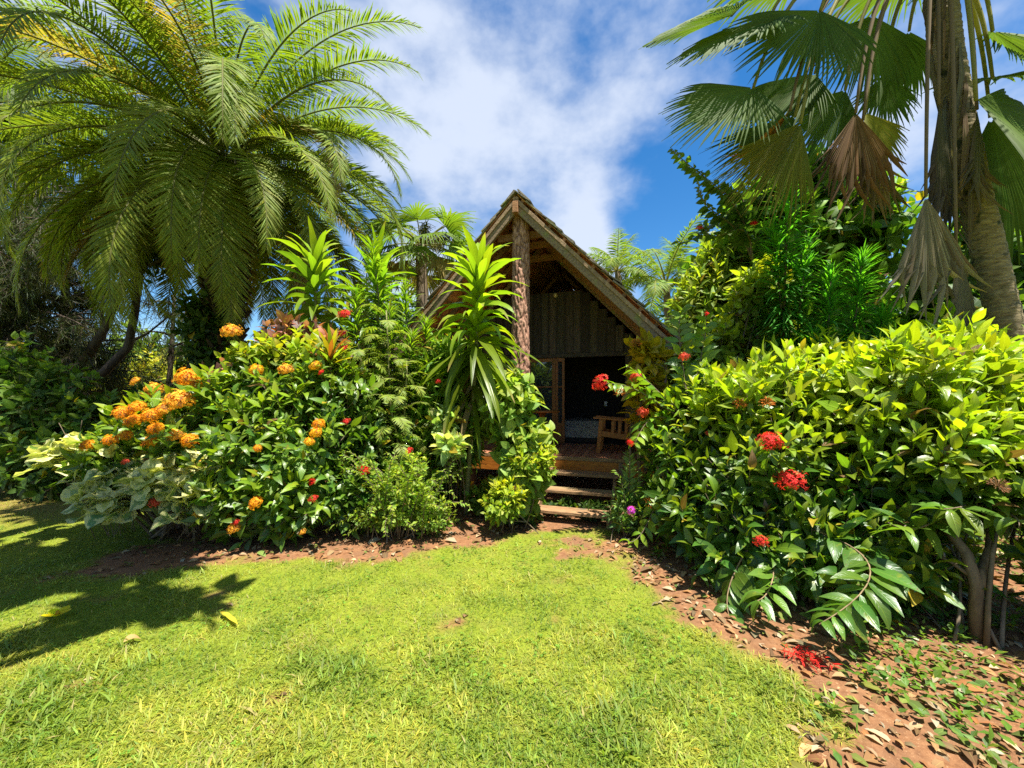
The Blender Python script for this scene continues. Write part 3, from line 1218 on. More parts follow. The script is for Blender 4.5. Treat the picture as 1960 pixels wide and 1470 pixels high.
for y in (-.29, .29):
    part(lambda m: beam(m, (-.36, y, 0), (-.30, y, .64), .045, .075, (1, 0, 0)), 'leg', W_CHAIR, ch)
    part(lambda m: beam(m, (.36, y, 0), (.30, y, .60), .045, .075, (1, 0, 0)), 'leg', W_CHAIR, ch)
    part(lambda m: beam(m, (-.45, y, .665), (.42, y, .60), .10, .03), 'arm', W_CHAIR, ch)
    part(lambda m: beam(m, (-.33, y, .37), (.33, y, .29), .035, .1), 'side_rail', W_CHAIR, ch)
    for x in (-.1, .02, .14):
        part(lambda m: beam(m, (x, y, .3), (x + .01, y, .62), .02, .05, (1, 0, 0)), 'side_slat', W_CHAIR, ch, .003)


def seat_fn(m):
    for i in range(7):
        x = -.31 + i * .1
        m.box([x, 0, .405 - .012 * i], [.04, .27, .012], None, rt(.08))


def back_fn(m):
    for i in range(6):
        y = -.22 + i * .088
        beam(m, (.30, y, .34), (.46, y, .98), .06, .02, (1, 0, 0))
    beam(m, (.455, -.27, .98), (.455, .27, .98), .03, .07)


part(seat_fn, 'seat', W_CHAIR, ch, .003)
part(back_fn, 'backrest', W_CHAIR, ch, .003)

# round table
tb = thing('round_table', hut_w(.20, 1.15, .75), 'small round orange wooden table standing on the deck by the window', 'table', rz=HANG)


def top_fn(m):
    z = np.array([.735, .738, .75, .765, .772, .775])
    r = np.array([.30, .345, .36, .36, .352, .3])
    m.tube(np.stack([z * 0, z * 0, z], 1), r, (1, 1, 1), 40)


def ped_fn(m):
    z = np.array([.05, .09, .2, .45, .62, .72])
    r = np.array([.07, .05, .035, .032, .04, .09])
    m.tube(np.stack([z * 0, z * 0, z], 1), r, (1, 1, 1), 16)


part(top_fn, 'tabletop', W_CHAIR, tb, 0, True)
part(ped_fn, 'pedestal', W_CHAIR, tb, 0, True)
for k in range(3):
    a = k * 2 * PI / 3 + .4
    part(lambda m: beam(m, (0, 0, .06), (.26 * math.cos(a), .26 * math.sin(a), .02), .05, .04), 'foot', W_CHAIR, tb)

# bed seen through the doorway
bedm, nt, nd, lk = new_mat('patterned_bedcover')
vz = N_(nt, 'ShaderNodeTexVoronoi')
tcn = N_(nt, 'ShaderNodeTexCoord')
lk.new(tcn.outputs['Object'], vz.inputs['Vector'])
vz.inputs['Scale'].default_value = 30
mr = N_(nt, 'ShaderNodeMapRange')
lk.new(vz.outputs[0], mr.inputs[0])
mr.inputs[1].default_value = .3
mr.inputs[2].default_value = .45
mx = N_(nt, 'ShaderNodeMix', data_type='RGBA')
lk.new(mr.outputs[0], mx.inputs[0])
mx.inputs[6].default_value = (.04, .035, .03, 1)
mx.inputs[7].default_value = (.3, .27, .22, 1)
pb = N_(nt, 'ShaderNodeBsdfPrincipled')
lk.new(mx.outputs[2], pb.inputs['Base Color'])
pb.inputs['Roughness'].default_value = .9
oo = N_(nt, 'ShaderNodeOutputMaterial')
lk.new(pb.outputs[0], oo.inputs[0])
bd = thing('bed', hut_w(.75, 3.3, .75), 'bed with a speckled cover inside the dark doorway', 'bed', rz=HANG)


def mat_fn(m):
    nx, ny = 18, 14
    xs, ys = np.linspace(-.75, .55, nx), np.linspace(-.75, .9, ny)
    X, Y = np.meshgrid(xs, ys)
    e = np.minimum(np.minimum(X + .75, .55 - X), np.minimum(Y + .75, .9 - Y))
    Z = .12 + .36 * np.minimum(1, e / .09 + .0) ** .5 + .012 * np.sin(X * 9) * np.sin(Y * 7)
    Z[e <= 1e-6] = .05
    i = np.arange(nx * ny).reshape(ny, nx)
    m.add(np.stack([X, Y, Z], -1).reshape(-1, 3), np.stack([i[:-1, :-1], i[:-1, 1:], i[1:, 1:], i[1:, :-1]], -1).reshape(-1, 4))


part(mat_fn, 'bedcover', bedm, bd, 0, True)
part(lambda m: m.bx(-.77, .57, -.77, .92, 0, .1), 'bed_base', W_INT, bd)

# ------------------------------------------------------------------ palms and strap-leaved plants
def frond(az, el0, L, droop, nl, ll, rng, tpl, tint, width=1.0, vang=.45, base=(0, 0, 0), pet=.12, rr=.022, sag=.18, rcol=(.16, .18, .05), roll=0, sweep=(1.25, .5), power=1.25, vary=.16):
    m = 26
    t = np.linspace(0, 1, m)
    el = el0 - droop * t ** power
    azs = az + roll * t
    d = np.stack([np.cos(el) * np.cos(azs), np.cos(el) * np.sin(azs), np.sin(el)], 1)
    pts = np.vstack([[0, 0, 0], np.cumsum(d[:-1] * L / (m - 1), 0)]) + A3(*base)
    mb = MB()
    mb.tube(pts, np.linspace(rr, rr * .2, m), rcol, 5)
    ti = np.linspace(pet, 1.0, nl)
    P = np.stack([np.interp(ti, t, pts[:, i]) for i in range(3)], 1)
    T = nrm(np.stack([np.interp(ti, t, d[:, i]) for i in range(3)], 1))
    S = nrm(np.stack([-np.sin(az + roll * ti), np.cos(az + roll * ti), 0 * ti], 1))
    U = np.cross(T, S)
    U *= np.where(U[:, 2:3] < -1e-3, 1, 1)
    prof = np.sin(PI * (.13 + .82 * ((ti - pet) / (1 - pet)))) ** .6
    fa = np.interp((ti - pet) / (1 - pet), [0, .6, 1], [sweep[0], (sweep[0] + sweep[1]) / 2, sweep[1]])
    for sg in (-1, 1):
        f = fa + rng.normal(0, .07, nl)
        va = vang + rng.normal(0, .16, nl)
        side = sg * S * np.cos(va)[:, None] + U * np.sin(va)[:, None]
        dd = T * np.cos(f)[:, None] + side * np.sin(f)[:, None]
        dd[:, 2] -= sag * rng.uniform(.5, 1.3, nl)
        nn = U + rng.normal(0, .18, (nl, 3)) - sg * S * .3
        ln = ll * prof * (1 + .08 * rng.normal(size=nl))
        mb.place(tpl, P, dd, nn, np.stack([ln * width, ln, ln], 1), jit(tint, nl, rng, vary, .08))
    return mb


def fan_leaf(mb, hub, D, Nn, R, span, rng, tint, nseg=44, split=.55, pleat=.022, cup=.0, droop=.25, tipdroop=.6, fold=1.0, ragged=.05, pet=None, petcol=(.2, .2, .06), dead=0):
    D, Nn = nrm(A3(*D)), nrm(A3(*Nn))
    X = nrm(np.cross(D, Nn))
    Z = np.cross(X, D)
    hub = A3(*hub)
    rs = np.array([.03, .2, .38, split, split + (1 - split) * .35, split + (1 - split) * .7, 1.0])
    m = len(rs)
    da = span / nseg
    edge_noise = rng.normal(0, .25 * dead, nseg + 1)
    for i in range(nseg):
        a = -span / 2 + (i + .5) * da
        rl = R * (.80 + .2 * math.cos(a * PI / span * .9)) * (1 + ragged * rng.normal())
        wf = np.where(rs <= split, 1, np.maximum(.06, 1 - (rs - split) / (1 - split)))
        twist = rng.normal(0, .03) * (1 + 4 * dead)
        V, uv = [], []
        for j, r in enumerate(rs):
            ex = max(0, r - split)
            for q, s in ((0, -1), (1, 0), (2, 1)):
                aa = a + s * da / 2 * wf[j] + twist * ex * 3
                if dead and r <= split:
                    aa += (edge_noise[i] if s < 0 else edge_noise[i + 1] if s > 0 else 0) * da
                x = rl * r * math.sin(aa) * fold
                y = rl * r * math.cos(aa)
                z = (pleat * r * R * (1 if s == 0 else -1) * (wf[j] if r > split else 1)) + cup * R * abs(math.sin(aa)) * r - droop * R * r * r - tipdroop * R * ex * ex * (1 + rng.normal(0, .1))
                p = hub + X * x + D * y + Z * z
                p[2] -= tipdroop * R * ex * ex * .6
                V.append(p)
                uv.append((q / 2, r))
        f = []
        for j in range(m - 1):
            b = j * 3
            f += [[b, b + 1, b + 4, b + 3], [b + 1, b + 2, b + 5, b + 4]]
        mb.add(V, f, uv, jit(tint, 1, rng, .1 + .12 * dead, .05))
    if pet is not None:
        t = np.linspace(0, 1, 10)[:, None]
        p0 = A3(*pet)
        mid = (p0 + hub) / 2 + A3(0, 0, .12 * np.linalg.norm(hub - p0))
        path = (1 - t) ** 2 * p0 + 2 * t * (1 - t) * mid + t * t * (hub + D * .1)
        mb.tube(path, np.linspace(.035, .016, 10) * R / 1.2, petcol, 6)


def strap(mb, base, az, el0, L, W, droop, rng, tint, ns=9, fold=.25, power=1.2, wave=.06, tipcol=None):
    t = np.linspace(0, 1, ns)
    el = el0 - droop * t ** power
    a2 = az + rng.normal(0, .12) * t
    d = np.stack([np.cos(el) * np.cos(a2), np.cos(el) * np.sin(a2), np.sin(el)], 1)
    pts = np.vstack([[0, 0, 0], np.cumsum(d[:-1] * L / (ns - 1), 0)]) + A3(*base)
    S = np.stack([-np.sin(a2), np.cos(a2), 0 * t], 1)
    roll = rng.normal(0, .35)
    U = np.cross(d, S)
    U, S = U * math.cos(roll) - S * math.sin(roll), S * math.cos(roll) + U * math.sin(roll)
    w = W / 2 * np.where(t < .4, .45 + .55 * np.sin(PI / 2 * t / .4), np.cos(PI / 2 * (t - .4) / .6) ** .75)
    w = np.maximum(w, W * .02)
    wv = wave * np.sin(t * 14 + rng.uniform(0, 6)) * w[:, None][:, 0] * 3
    V = np.stack([pts - S * w[:, None] + U * (fold * w + wv)[:, None], pts, pts + S * w[:, None] + U * (fold * w - wv)[:, None]], 1).reshape(-1, 3)
    uv = np.stack([np.tile([0, .5, 1], ns), np.repeat(t, 3)], 1)
    f = []
    for j in range(ns - 1):
        b = j * 3
        f += [[b, b + 1, b + 4, b + 3], [b + 1, b + 2, b + 5, b + 4]]
    c = jit(tint, 1, rng, .16, .08)
    c = np.repeat(c, ns * 3, 0)
    if tipcol is not None:
        k = np.repeat(sstep(.8, 1, t), 3)[:, None]
        c = c * (1 - k) + np.asarray(tipcol) * k
    mb.add(V, f, uv, c)


# big feather palm on the left
DP = at(432, 305, 9.0)
DPB = A3(-6.75, 9.15, 0)
palm = thing('date_palm', DPB, 'big feather palm with arching yellow-green fronds and dark shaggy trunk at left', 'palm tree')
rp = np.random.default_rng(101)
mb = MB()
zz = np.linspace(-.1, DP[2] - .1, 40)
tt = zz / DP[2]
mb.tube(np.stack([DPB[0] + (DP[0] - DPB[0]) * tt, DPB[1] + (DP[1] - DPB[1]) * tt, zz], 1), np.interp(tt, [0, .1, .8, 1], [.48, .36, .36, .5]), (1, 1, 1), 20, .09, rp)
nb = 260
a = rp.uniform(0, 2 * PI, nb)
z = rp.uniform(.3, DP[2] - .1, nb)
P = np.stack([DP[0] + .33 * np.cos(a), DP[1] + .33 * np.sin(a), z], 1)
mb.sticks(P, P + np.stack([np.cos(a) * .16, np.sin(a) * .16, .16 + 0 * a], 1), .07, .03, jit((.9, .8, .7), nb, rp), 4)
mb.build('trunk', M_TRUNKDK, palm, DPB)
nf = 118
for i in range(nf):
    q = (i + .5) / nf
    az = i * 2.39996 + rp.normal(0, .12)
    el0 = .98 - 1.8 * q ** .85 + rp.normal(0, .07)
    L = 5.6 * (.86 + .2 * q - .3 * q * q) * (1 + .09 * rp.normal())
    dr = 1.25 + .35 * (1 - q) + rp.normal(0, .1)
    dr += .4 * max(0, math.cos(az)) * (q > .25)
    tint = np.array([.15, .215, .02]) * (1 - q * .45) + np.array([.22, .21, .035]) * q * .45
    if rp.random() < .07 and q > .3:
        tint = np.array([.30, .23, .06])
    dr += rp.normal(0, .14)
    if i > nf - 7:
        tint = np.array([.27, .20, .05])
        el0 = -.75 + rp.normal(0, .1)
        dr = .8
        L *= .85
    mbf = frond(az, el0, L, dr, 150, .56, rp, T_PINNA, tint, .8, .5, DP + A3(.22 * math.cos(az), .22 * math.sin(az), .25 - .5 * q), .1, .03, .16, (.17, .17, .05), rp.normal(0, .25), power=1.7)
    mbf.build('frond', M_PALM, palm, DPB)

# small fan palm behind the left eave
FP = at(806, 470, 11.5)
FPB = A3(FP[0] + .1, FP[1] + .1, 0)
fp = thing('fan_palm', FPB, 'small fan palm with bright green fans peeping above the hut\'s left eave', 'palm tree')
mb = MB()
mb.tube(np.linspace(FPB, FP, 14), np.linspace(.2, .16, 14), (1, 1, 1), 10, .04, rp)
mb.build('trunk', M_TWIG, fp, FPB)
for i in range(22):
    az = i * 2.39996
    q = (i + .5) / 22
    el = .75 - 1.6 * q
    D = A3(math.cos(el) * math.cos(az), math.cos(el) * math.sin(az), math.sin(el))
    mb = MB()
    hub = FP + D * rp.uniform(.75, 1.0)
    up = nrm(A3(0, 0, 1) - D * D[2] + rp.normal(0, .2, 3))
    fan_leaf(mb, hub, D * 1.0 + A3(0, 0, -.25), up, .95, 3.0, rp, (.12, .19, .02) if q < .75 else (.24, .19, .05), 30, .5, .03, 0, .15, .5, 1, .06, FP)
    mb.build('fan', M_FAN, fp, FPB)
for i in range(3):
    mb = MB()
    az = -1.2 + i * 1.1
    e = FP + A3(math.cos(az) * .9, math.sin(az) * .9, .1)
    mb.tube([FP, (FP + e) / 2 + A3(0, 0, .25), e], [.03, .02, .01], (.6, .5, .2), 5)
    k = 220
    t = rp.random(k)
    Pp = FP + (e - FP) * (.35 + .65 * t[:, None]) + A3(0, 0, .15) + rp.normal(0, .05, (k, 3))
    mb.sticks(Pp, Pp + rp.normal(0, .1, (k, 3)) - A3(0, 0, .08), .008, .006, jit((2.6, 1.6, .35), k, rp), 3)
    mb.build('flower_spray', M_STEM, fp, FPB)


def coconut(px, py, d, label, seed, n=20, L=3.2, lean=(0, 0)):
    r = np.random.default_rng(seed)
    c = at(px, py, d)
    b = A3(c[0] + lean[0], c[1] + lean[1], 0)
    o = thing('coconut_palm', b, label, 'palm tree', 'coconut palms beyond the hut roof')
    mb = MB()
    t = np.linspace(0, 1, 16)[:, None]
    mb.tube((1 - t) ** 2 * b + 2 * t * (1 - t) * (b * .4 + c * .6 + A3(.2, 0, 0)) + t * t * c, np.linspace(.2, .12, 16), (1.3, 1.2, 1), 9)
    mb.build('trunk', M_TWIG, o, b)
    for i in range(n):
        q = (i + .5) / n
        az = i * 2.39996 + r.normal(0, .2)
        el0 = 1.45 - 1.55 * q
        m = frond(az, el0, L * (1 + .08 * r.normal()), .9 + .4 * q + r.normal(0, .15), 64, .62, r, T_PINNAW, (.15, .22, .02), .75, .1, c, .16, .035, .12, (.3, .28, .06), r.normal(0, .25))
        m.build('frond', M_PALM, o, b)
    return o


coconut(1182, 520, 17.0, 'leftmost of the coconut palms rising behind the roof\'s right slope, pale fronds', 201, 12, 2.0)
coconut(1275, 545, 14.5, 'taller coconut palm with upright fronds against blue sky right of roof', 202, 14, 2.6)
coconut(1345, 560, 17.0, 'coconut palm half hidden behind the yellow-green bushes right of roof', 203, 18, 3.0)

# ---- dracaenas
def dracaena(base, top, label, seed, tiers, L, W, nl, tint, group=None, stemr=.04):
    """tiers: list of (z0, z1, number, el0 low, el0 high, droop, length factor)"""
    r = np.random.default_rng(seed)
    b, tp = A3(*base), A3(*top)
    o = thing('dracaena', b, label, 'dracaena', group)
    mb = MB()
    t = np.linspace(0, 1, 30)[:, None]
    mid = (b + tp) / 2 + A3(r.normal(0, .06), 0, 0)
    path = (1 - t) ** 2 * b + 2 * t * (1 - t) * mid + t * t * tp
    path[0, 2] = -.05
    mb.tube(path, np.linspace(stemr, stemr * .6, 30), (1, 1, 1), 9, .05, r)
    mb.build('stem', M_STEM, o, b)
    for (z0, z1, n, ea, eb, dr, lf, tf) in tiers:
        mb = MB()
        for i in range(n):
            q = (i + .5) / n
            z = z0 + (z1 - z0) * q
            k = np.clip((z - b[2]) / (tp[2] - b[2]), 0, 1)
            j = int(k * 29)
            p = path[j].copy()
            p[2] = z
            az = i * 2.39996 + r.normal(0, .15)
            el = ea + (eb - ea) * q + r.normal(0, .17)
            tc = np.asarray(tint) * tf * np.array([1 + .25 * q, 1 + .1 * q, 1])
            strap(mb, p, az, el, L * lf * (1 + .12 * r.normal()), W * (1 + .1 * r.normal()), dr * (1 + .2 * r.normal()), r, tc,
                  tipcol=(.3, .2, .08) if r.random() < .15 else None)
        mb.build('leaf_whorl', M_STRAP, o, b)
    mb = MB()
    for i in range(9):
        j = r.integers(8, 20)
        strap(mb, path[j], r.uniform(0, 6.28), -1.0 + r.normal(0, .15), L * r.uniform(.4, .75), W * .8, .5, r, (.26, .17, .07), fold=.6, wave=.15)
    mb.build('dead_leaves', M_DEAD, o, b)
    return o


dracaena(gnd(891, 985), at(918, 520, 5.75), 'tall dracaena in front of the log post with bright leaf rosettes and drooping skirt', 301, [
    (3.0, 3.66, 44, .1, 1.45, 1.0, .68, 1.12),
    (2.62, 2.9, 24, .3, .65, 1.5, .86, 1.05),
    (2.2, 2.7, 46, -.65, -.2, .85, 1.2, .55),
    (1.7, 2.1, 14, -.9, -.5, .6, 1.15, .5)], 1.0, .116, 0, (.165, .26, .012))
dracaena(A3(-3.25, 6.5, 0), at(603, 500, 6.4), 'broad-leaved dracaena rising left above the flowering shrubs, below the palm fronds', 302, [
    (3.35, 4.0, 40, .1, 1.4, 1.05, .72, 1.0),
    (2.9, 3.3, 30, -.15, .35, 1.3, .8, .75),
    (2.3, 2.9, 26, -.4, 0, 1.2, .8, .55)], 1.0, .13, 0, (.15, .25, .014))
dracaena(A3(-2.15, 6.6, 0), at(722, 505, 6.5), 'slender dracaena with narrow upright leaves behind the feathery stems', 303, [
    (3.3, 4.0, 40, .3, 1.45, .9, .68, 1.0),
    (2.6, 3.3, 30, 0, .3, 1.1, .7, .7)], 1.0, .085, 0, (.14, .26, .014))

# ---- cordyline with red-yellow tuft
CB = A3(*at(635, 1000, 5.3)[:2], 0)
cord = thing('cordyline', CB, 'small cordyline with upright yellow and red strap leaves above the flower shrubs', 'cordyline')
r = np.random.default_rng(310)
mb = MB()
tp = at(633, 700, 5.3)
mb.tube(np.linspace(CB, tp, 8), .014, (1, .7, .6), 6)
mb.build('stem', M_TWIG, cord, CB)
mb = MB()
for i in range(26):
    q = (i + .5) / 26
    strap(mb, tp + A3(0, 0, .18 * q), i * 2.4, .45 + q, .42, .06, .5, r, [(.35, .28, .015), (.30, .09, .02), (.2, .28, .02)][i % 3])
mb.build('leaf_whorl', M_STRAP, cord, CB)


# ---- bottle-brush like leafy stems (linear leaves round upright stems)
def plume(root_base, stems, label, seed, L, tint, young, name='plume_shrub', cat='shrub', n=420, tplw=1.0, mat=None, bend=.9):
    r = np.random.default_rng(seed)
    o = thing(name, root_base, label, cat)
    fo, br = MB(), MB()
    for (b, tp, f0) in stems:
        b, tp = A3(*b), A3(*tp)
        t = np.linspace(0, 1, 20)[:, None]
        mid = (b + tp) / 2 + A3(r.normal(0, .12), r.normal(0, .08), 0)
        path = (1 - t) ** 2 * b + 2 * t * (1 - t) * mid + t * t * tp
        br.tube(path, np.linspace(.025, .008, 20), (1, 1, 1), 6)
        s = f0 + (1 - f0) * r.random(n) ** .85
        P = np.stack([np.interp(s, t[:, 0], path[:, i]) for i in range(3)], 1)
        T = nrm(tp - b)
        az = r.uniform(0, 2 * PI, n)
        A = nrm(np.cross(T, A3(0, 1, .1)))
        B = np.cross(T, A)
        rad = np.cos(az)[:, None] * A + np.sin(az)[:, None] * B
        e = np.interp(s, [f0, .8, 1], [-.25, .35, 1.1]) + r.normal(0, .18, n)
        d = rad * np.cos(e)[:, None] + T * np.sin(e)[:, None]
        y = np.clip(np.interp(s, [.6, 1], [0, 1]) + r.normal(0, .15, n), 0, 1)[:, None]
        ln = L * np.interp(s, [f0, .75, 1], [.85, 1.1, .55]) * (1 + .15 * r.normal(size=n))
        fo.place(T_LINEAR, P, d, T * np.ones((n, 1)) + rad * .2, np.stack([ln * tplw, ln, ln], 1), jit(np.asarray(tint) * (1 - y) + np.asarray(young) * y, n, r))
    fo.build('foliage', mat or M_SOFT, o, root_base)
    br.build('branches', M_TWIG, o, root_base)
    return o


b0 = A3(-1.75, 6.2, 0)
plume(b0, [(b0 + A3(-.2, 0, 0), at(712, 470, 6.2), .35), (b0 + A3(.1, 0, 0), at(775, 545, 6.1), .3), (b0 + A3(-.5, -.1, 0), at(680, 560, 6.1), .4),
           (b0 + A3(.3, .1, 0), at(815, 610, 6.3), .35), (b0, at(745, 590, 6.0), .3), (b0, at(790, 640, 5.9), .3)],
      'tall shrub of slim upright stems feathered with narrow leaves, left of the hut', 320, .34, (.06, .15, .012), (.17, .28, .012), n=420)
b1 = A3(4.2, 5.9, 0)
plume(b1, [(b1 + A3(-.1, 0, 0), at(1512, 320, 5.6), .42), (b1 + A3(0, .1, 0), at(1545, 470, 5.5), .3), (b1 + A3(.25, 0, 0), at(1480, 440, 5.7), .4),
           (b1 + A3(.1, -.1, 0), at(1590, 520, 5.4), .35), (b1 + A3(.5, .1, 0), at(1650, 490, 5.8), .4), (b1 + A3(.6, 0, 0), at(1690, 600, 5.5), .35), (b1, at(1560, 640, 5.3), .3)],
      'tall feathery shrub with fine emerald leaves rising behind the right hedge', 321, .46, (.05, .21, .02), (.11, .34, .025), n=620, tplw=.85)

# ---- arching fern-leaved shrub
b2 = A3(-1.75, 5.75, 0)
fern = thing('fern_leaf_shrub', b2, 'yellow-green shrub with arching comb-like leaves in front of the feathery stems', 'shrub')
r = np.random.default_rng(330)
mbs, mbl = MB(), MB()
for (b, tp) in ((b2, at(735, 600, 5.7)), (b2 + A3(.15, 0, 0), at(772, 690, 5.6)), (b2 + A3(-.2, -.1, 0), at(690, 660, 5.6)), (b2 + A3(.2, -.1, 0), at(745, 760, 5.4))):
    path = np.linspace(b, tp, 12) + np.cumsum(r.normal(0, .01, (12, 3)), 0)
    mbs.tube(path, np.linspace(.022, .01, 12), (1, 1, 1), 6)
    for i in range(26):
        s = .35 + .65 * (i + .5) / 26
        p = b + (tp - b) * s
        m = frond(i * 2.4 + r.normal(0, .2), .75 + r.normal(0, .15), .58 * (1.1 - .3 * s), 1.9, 16, .13, r, T_FERN, np.array([.19, .25, .03]) * (1 if s > .6 else .7), 1, .1, p, .1, .006, .1, (.2, .2, .05))
        for x in range(len(m.v)):
            mbl.add(m.v[x], m.f[x] - (m.f[x].min()), m.uv[x], m.c[x])
mbl.build('foliage', M_SOFT, fern, b2)
mbs.build('branches', M_STEM, fern, b2)

# ------------------------------------------------------------------ flowering shrubs on the left
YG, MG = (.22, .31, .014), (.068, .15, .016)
lobesA = [((-4.55, 5.35, 1.15), (.85, .7, .75)), ((-4.0, 5.5, 1.55), (.65, .6, .6)), ((-5.0, 5.1, .95), (.45, .5, .5))]
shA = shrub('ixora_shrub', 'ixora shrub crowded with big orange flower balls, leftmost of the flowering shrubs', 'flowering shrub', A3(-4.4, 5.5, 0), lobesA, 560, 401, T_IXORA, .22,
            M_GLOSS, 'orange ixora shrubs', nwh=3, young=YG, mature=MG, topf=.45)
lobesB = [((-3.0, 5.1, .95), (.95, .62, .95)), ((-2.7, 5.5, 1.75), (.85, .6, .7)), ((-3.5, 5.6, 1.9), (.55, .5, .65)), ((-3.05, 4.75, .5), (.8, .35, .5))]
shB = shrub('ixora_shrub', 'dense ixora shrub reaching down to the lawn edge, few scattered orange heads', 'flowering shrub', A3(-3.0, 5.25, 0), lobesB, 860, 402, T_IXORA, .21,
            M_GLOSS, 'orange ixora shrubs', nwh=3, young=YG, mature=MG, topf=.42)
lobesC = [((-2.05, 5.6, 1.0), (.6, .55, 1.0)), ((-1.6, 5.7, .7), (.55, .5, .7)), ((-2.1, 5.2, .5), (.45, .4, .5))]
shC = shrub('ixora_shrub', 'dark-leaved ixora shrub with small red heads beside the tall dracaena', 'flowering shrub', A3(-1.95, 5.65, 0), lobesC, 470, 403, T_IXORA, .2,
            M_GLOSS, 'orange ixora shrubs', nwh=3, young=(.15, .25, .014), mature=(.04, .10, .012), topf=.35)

rf_ = np.random.default_rng(55)


def heads(lst, owners, kind, dd=0):
    for (px, py, pr) in lst:
        best = None
        for (root, lobes) in owners:
            for (c, rad) in lobes:
                # front surface of the lobe along the view ray
                dv = A3((px - 980) / F, 1, -(py - HOR) / F)
                o = (A3(0, 0, EYE) - A3(*c)) / A3(*rad)
                dd_ = dv / A3(*rad)
                A_, B_, C_ = dd_ @ dd_, 2 * o @ dd_, o @ o - 1.12
                disc = B_ * B_ - 4 * A_ * C_
                s = (-B_ - math.sqrt(disc)) / (2 * A_) if disc > 0 else -B_ / (2 * A_)
                score = (0 if disc > 0 else 100 - disc) + s
                if best is None or score < best[0]:
                    best = (score, s, root)
        s = best[1] - dd
        put_flower(kind, best[2], A3(0, 0, EYE) + dv * s, pr / F * s / math.sqrt(1 + .5 * ((px - 980) / F) ** 2), rf_)


owA = [(shA, lobesA)]
owB = [(shB, lobesB)]
owC = [(shC, lobesC)]
heads([(260, 730, 12), (295, 745, 19), (362, 725, 28), (343, 767, 31), (235, 790, 20), (262, 780, 20), (290, 795, 20), (315, 785, 22), (255, 805, 19), (298, 820, 17), (335, 833, 17),
       (362, 843, 18), (288, 845, 18), (211, 842, 16), (167, 852, 16), (240, 833, 14), (380, 888, 10)], owA, 'orange')
heads([(443, 635, 21), (490, 708, 15), (547, 707, 16), (603, 700, 13), (610, 812, 13), (604, 828, 13), (592, 845, 11), (490, 962, 16), (447, 1012, 13), (578, 1018, 8), (493, 858, 9),
       (376, 985, 9)], owB, 'orange')
heads([(597, 922, 8), (600, 955, 10), (655, 640, 10), (615, 713, 7), (452, 1000, 8)], owB, 'red')
heads([(660, 603, 14), (658, 668, 9), (662, 808, 10), (697, 900, 13), (783, 865, 11), (838, 730, 7)], owC, 'red')

shrub('copperleaf_shrub', 'copperleaf shrub with dull purple and red leaves behind the orange flowers', 'shrub', A3(-3.4, 6.1, 0),
      [((-3.25, 6.0, 2.55), (.7, .45, .42)), ((-4.2, 6.05, 2.0), (.55, .4, .35)), ((-2.8, 6.0, 2.3), (.45, .4, .4))], 210, 410, T_OVATE, .2, M_SOFT, None, 3,
      young=(.20, .085, .07), mature=(.085, .05, .04), topf=.7, var=.5)
shrub('golden_shrub', 'yellow-green leafy shrub in front of the copperleaf shrub', 'shrub', A3(-3.3, 5.7, 0), [((-3.2, 5.6, 2.35), (.75, .35, .35)), ((-2.6, 5.6, 2.0), (.4, .35, .35))], 170, 411, T_OVATE, .17,
      M_SOFT, None, 3, young=(.30, .33, .015), mature=(.12, .2, .015), topf=.8)

lobV = [((-4.85, 4.95, .95), (.6, .4, .22)), ((-4.1, 4.8, .8), (.5, .35, .22)), ((-5.6, 5.1, 1.1), (.35, .35, .15)), ((-4.75, 4.7, .6), (.35, .25, .14)), ((-3.8, 4.65, .6), (.3, .25, .16))]
shV = shrub('variegated_hibiscus', 'variegated hibiscus with broad cream and green leaves spreading low over the lawn', 'shrub', A3(-4.6, 5.2, 0), lobV, 92, 420, T_ROUND, .27,
            M_VARIEG, None, 2, spacing=.15, young=(.5, .48, .16), mature=(.17, .27, .09), topf=.35, spread=(.9, 1.3), droop=.05, up=1.3, zmin=.35)
for (px, py, pr) in ((240, 884, 7), (236, 920, 6), (297, 962, 11)):
    p = at(px, py, 4.5)
    put_flower('coral', shV, p, pr / F * 4.5, rf_)

lobS = [((-1.45, 5.0, .5), (.38, .36, .42)), ((-1.05, 5.05, .3), (.35, .3, .25)), ((-1.75, 5.0, .3), (.35, .3, .22)), ((-1.3, 5.1, .85), (.22, .2, .22))]


def wisps(fo, br, rng):
    for i in range(64):
        b = A3(-1.4 + rng.normal(0, .15), 5.0 + rng.normal(0, .1), .05)
        az = rng.uniform(0, 2 * PI)
        e = b + A3(math.cos(az) * rng.uniform(.35, .85), math.sin(az) * .4, rng.uniform(.15, 1.1))
        arch_branch(fo, br, [b, (b + e) / 2 + A3(0, 0, .18), e, e + A3(math.cos(az) * .12, 0, -.08)], rng, T_SMALL, .07, .035, (.26, .34, .04), (.12, .22, .02), .006)


shrub('fine_leaved_shrub', 'low wispy shrub with tiny yellow-green leaves at the lawn edge left of dracaena', 'shrub', A3(-1.4, 5.0, 0), lobS, 330, 430, T_SMALL, .075, M_SOFT, None, 4, .04,
      young=(.30, .38, .03), mature=(.13, .22, .02), topf=.6, r=.012, per=14, extra=wisps, zmin=.05)

lobF = [((-1.1, 6.55, 2.0), (.6, .5, .8)), ((-1.4, 6.3, 1.2), (.7, .5, .8)), ((-.75, 6.2, 1.5), (.4, .4, .7))]
shrub('narrow_leaved_shrub', 'lush shrub with narrow pointed leaves against the hut\'s left corner', 'shrub', A3(-1.1, 6.4, 0), lobF, 560, 431, T_LANCE, .28, M_SOFT, None, 4,
      young=(.22, .33, .02), mature=(.09, .2, .02), topf=.6, droop=.16)

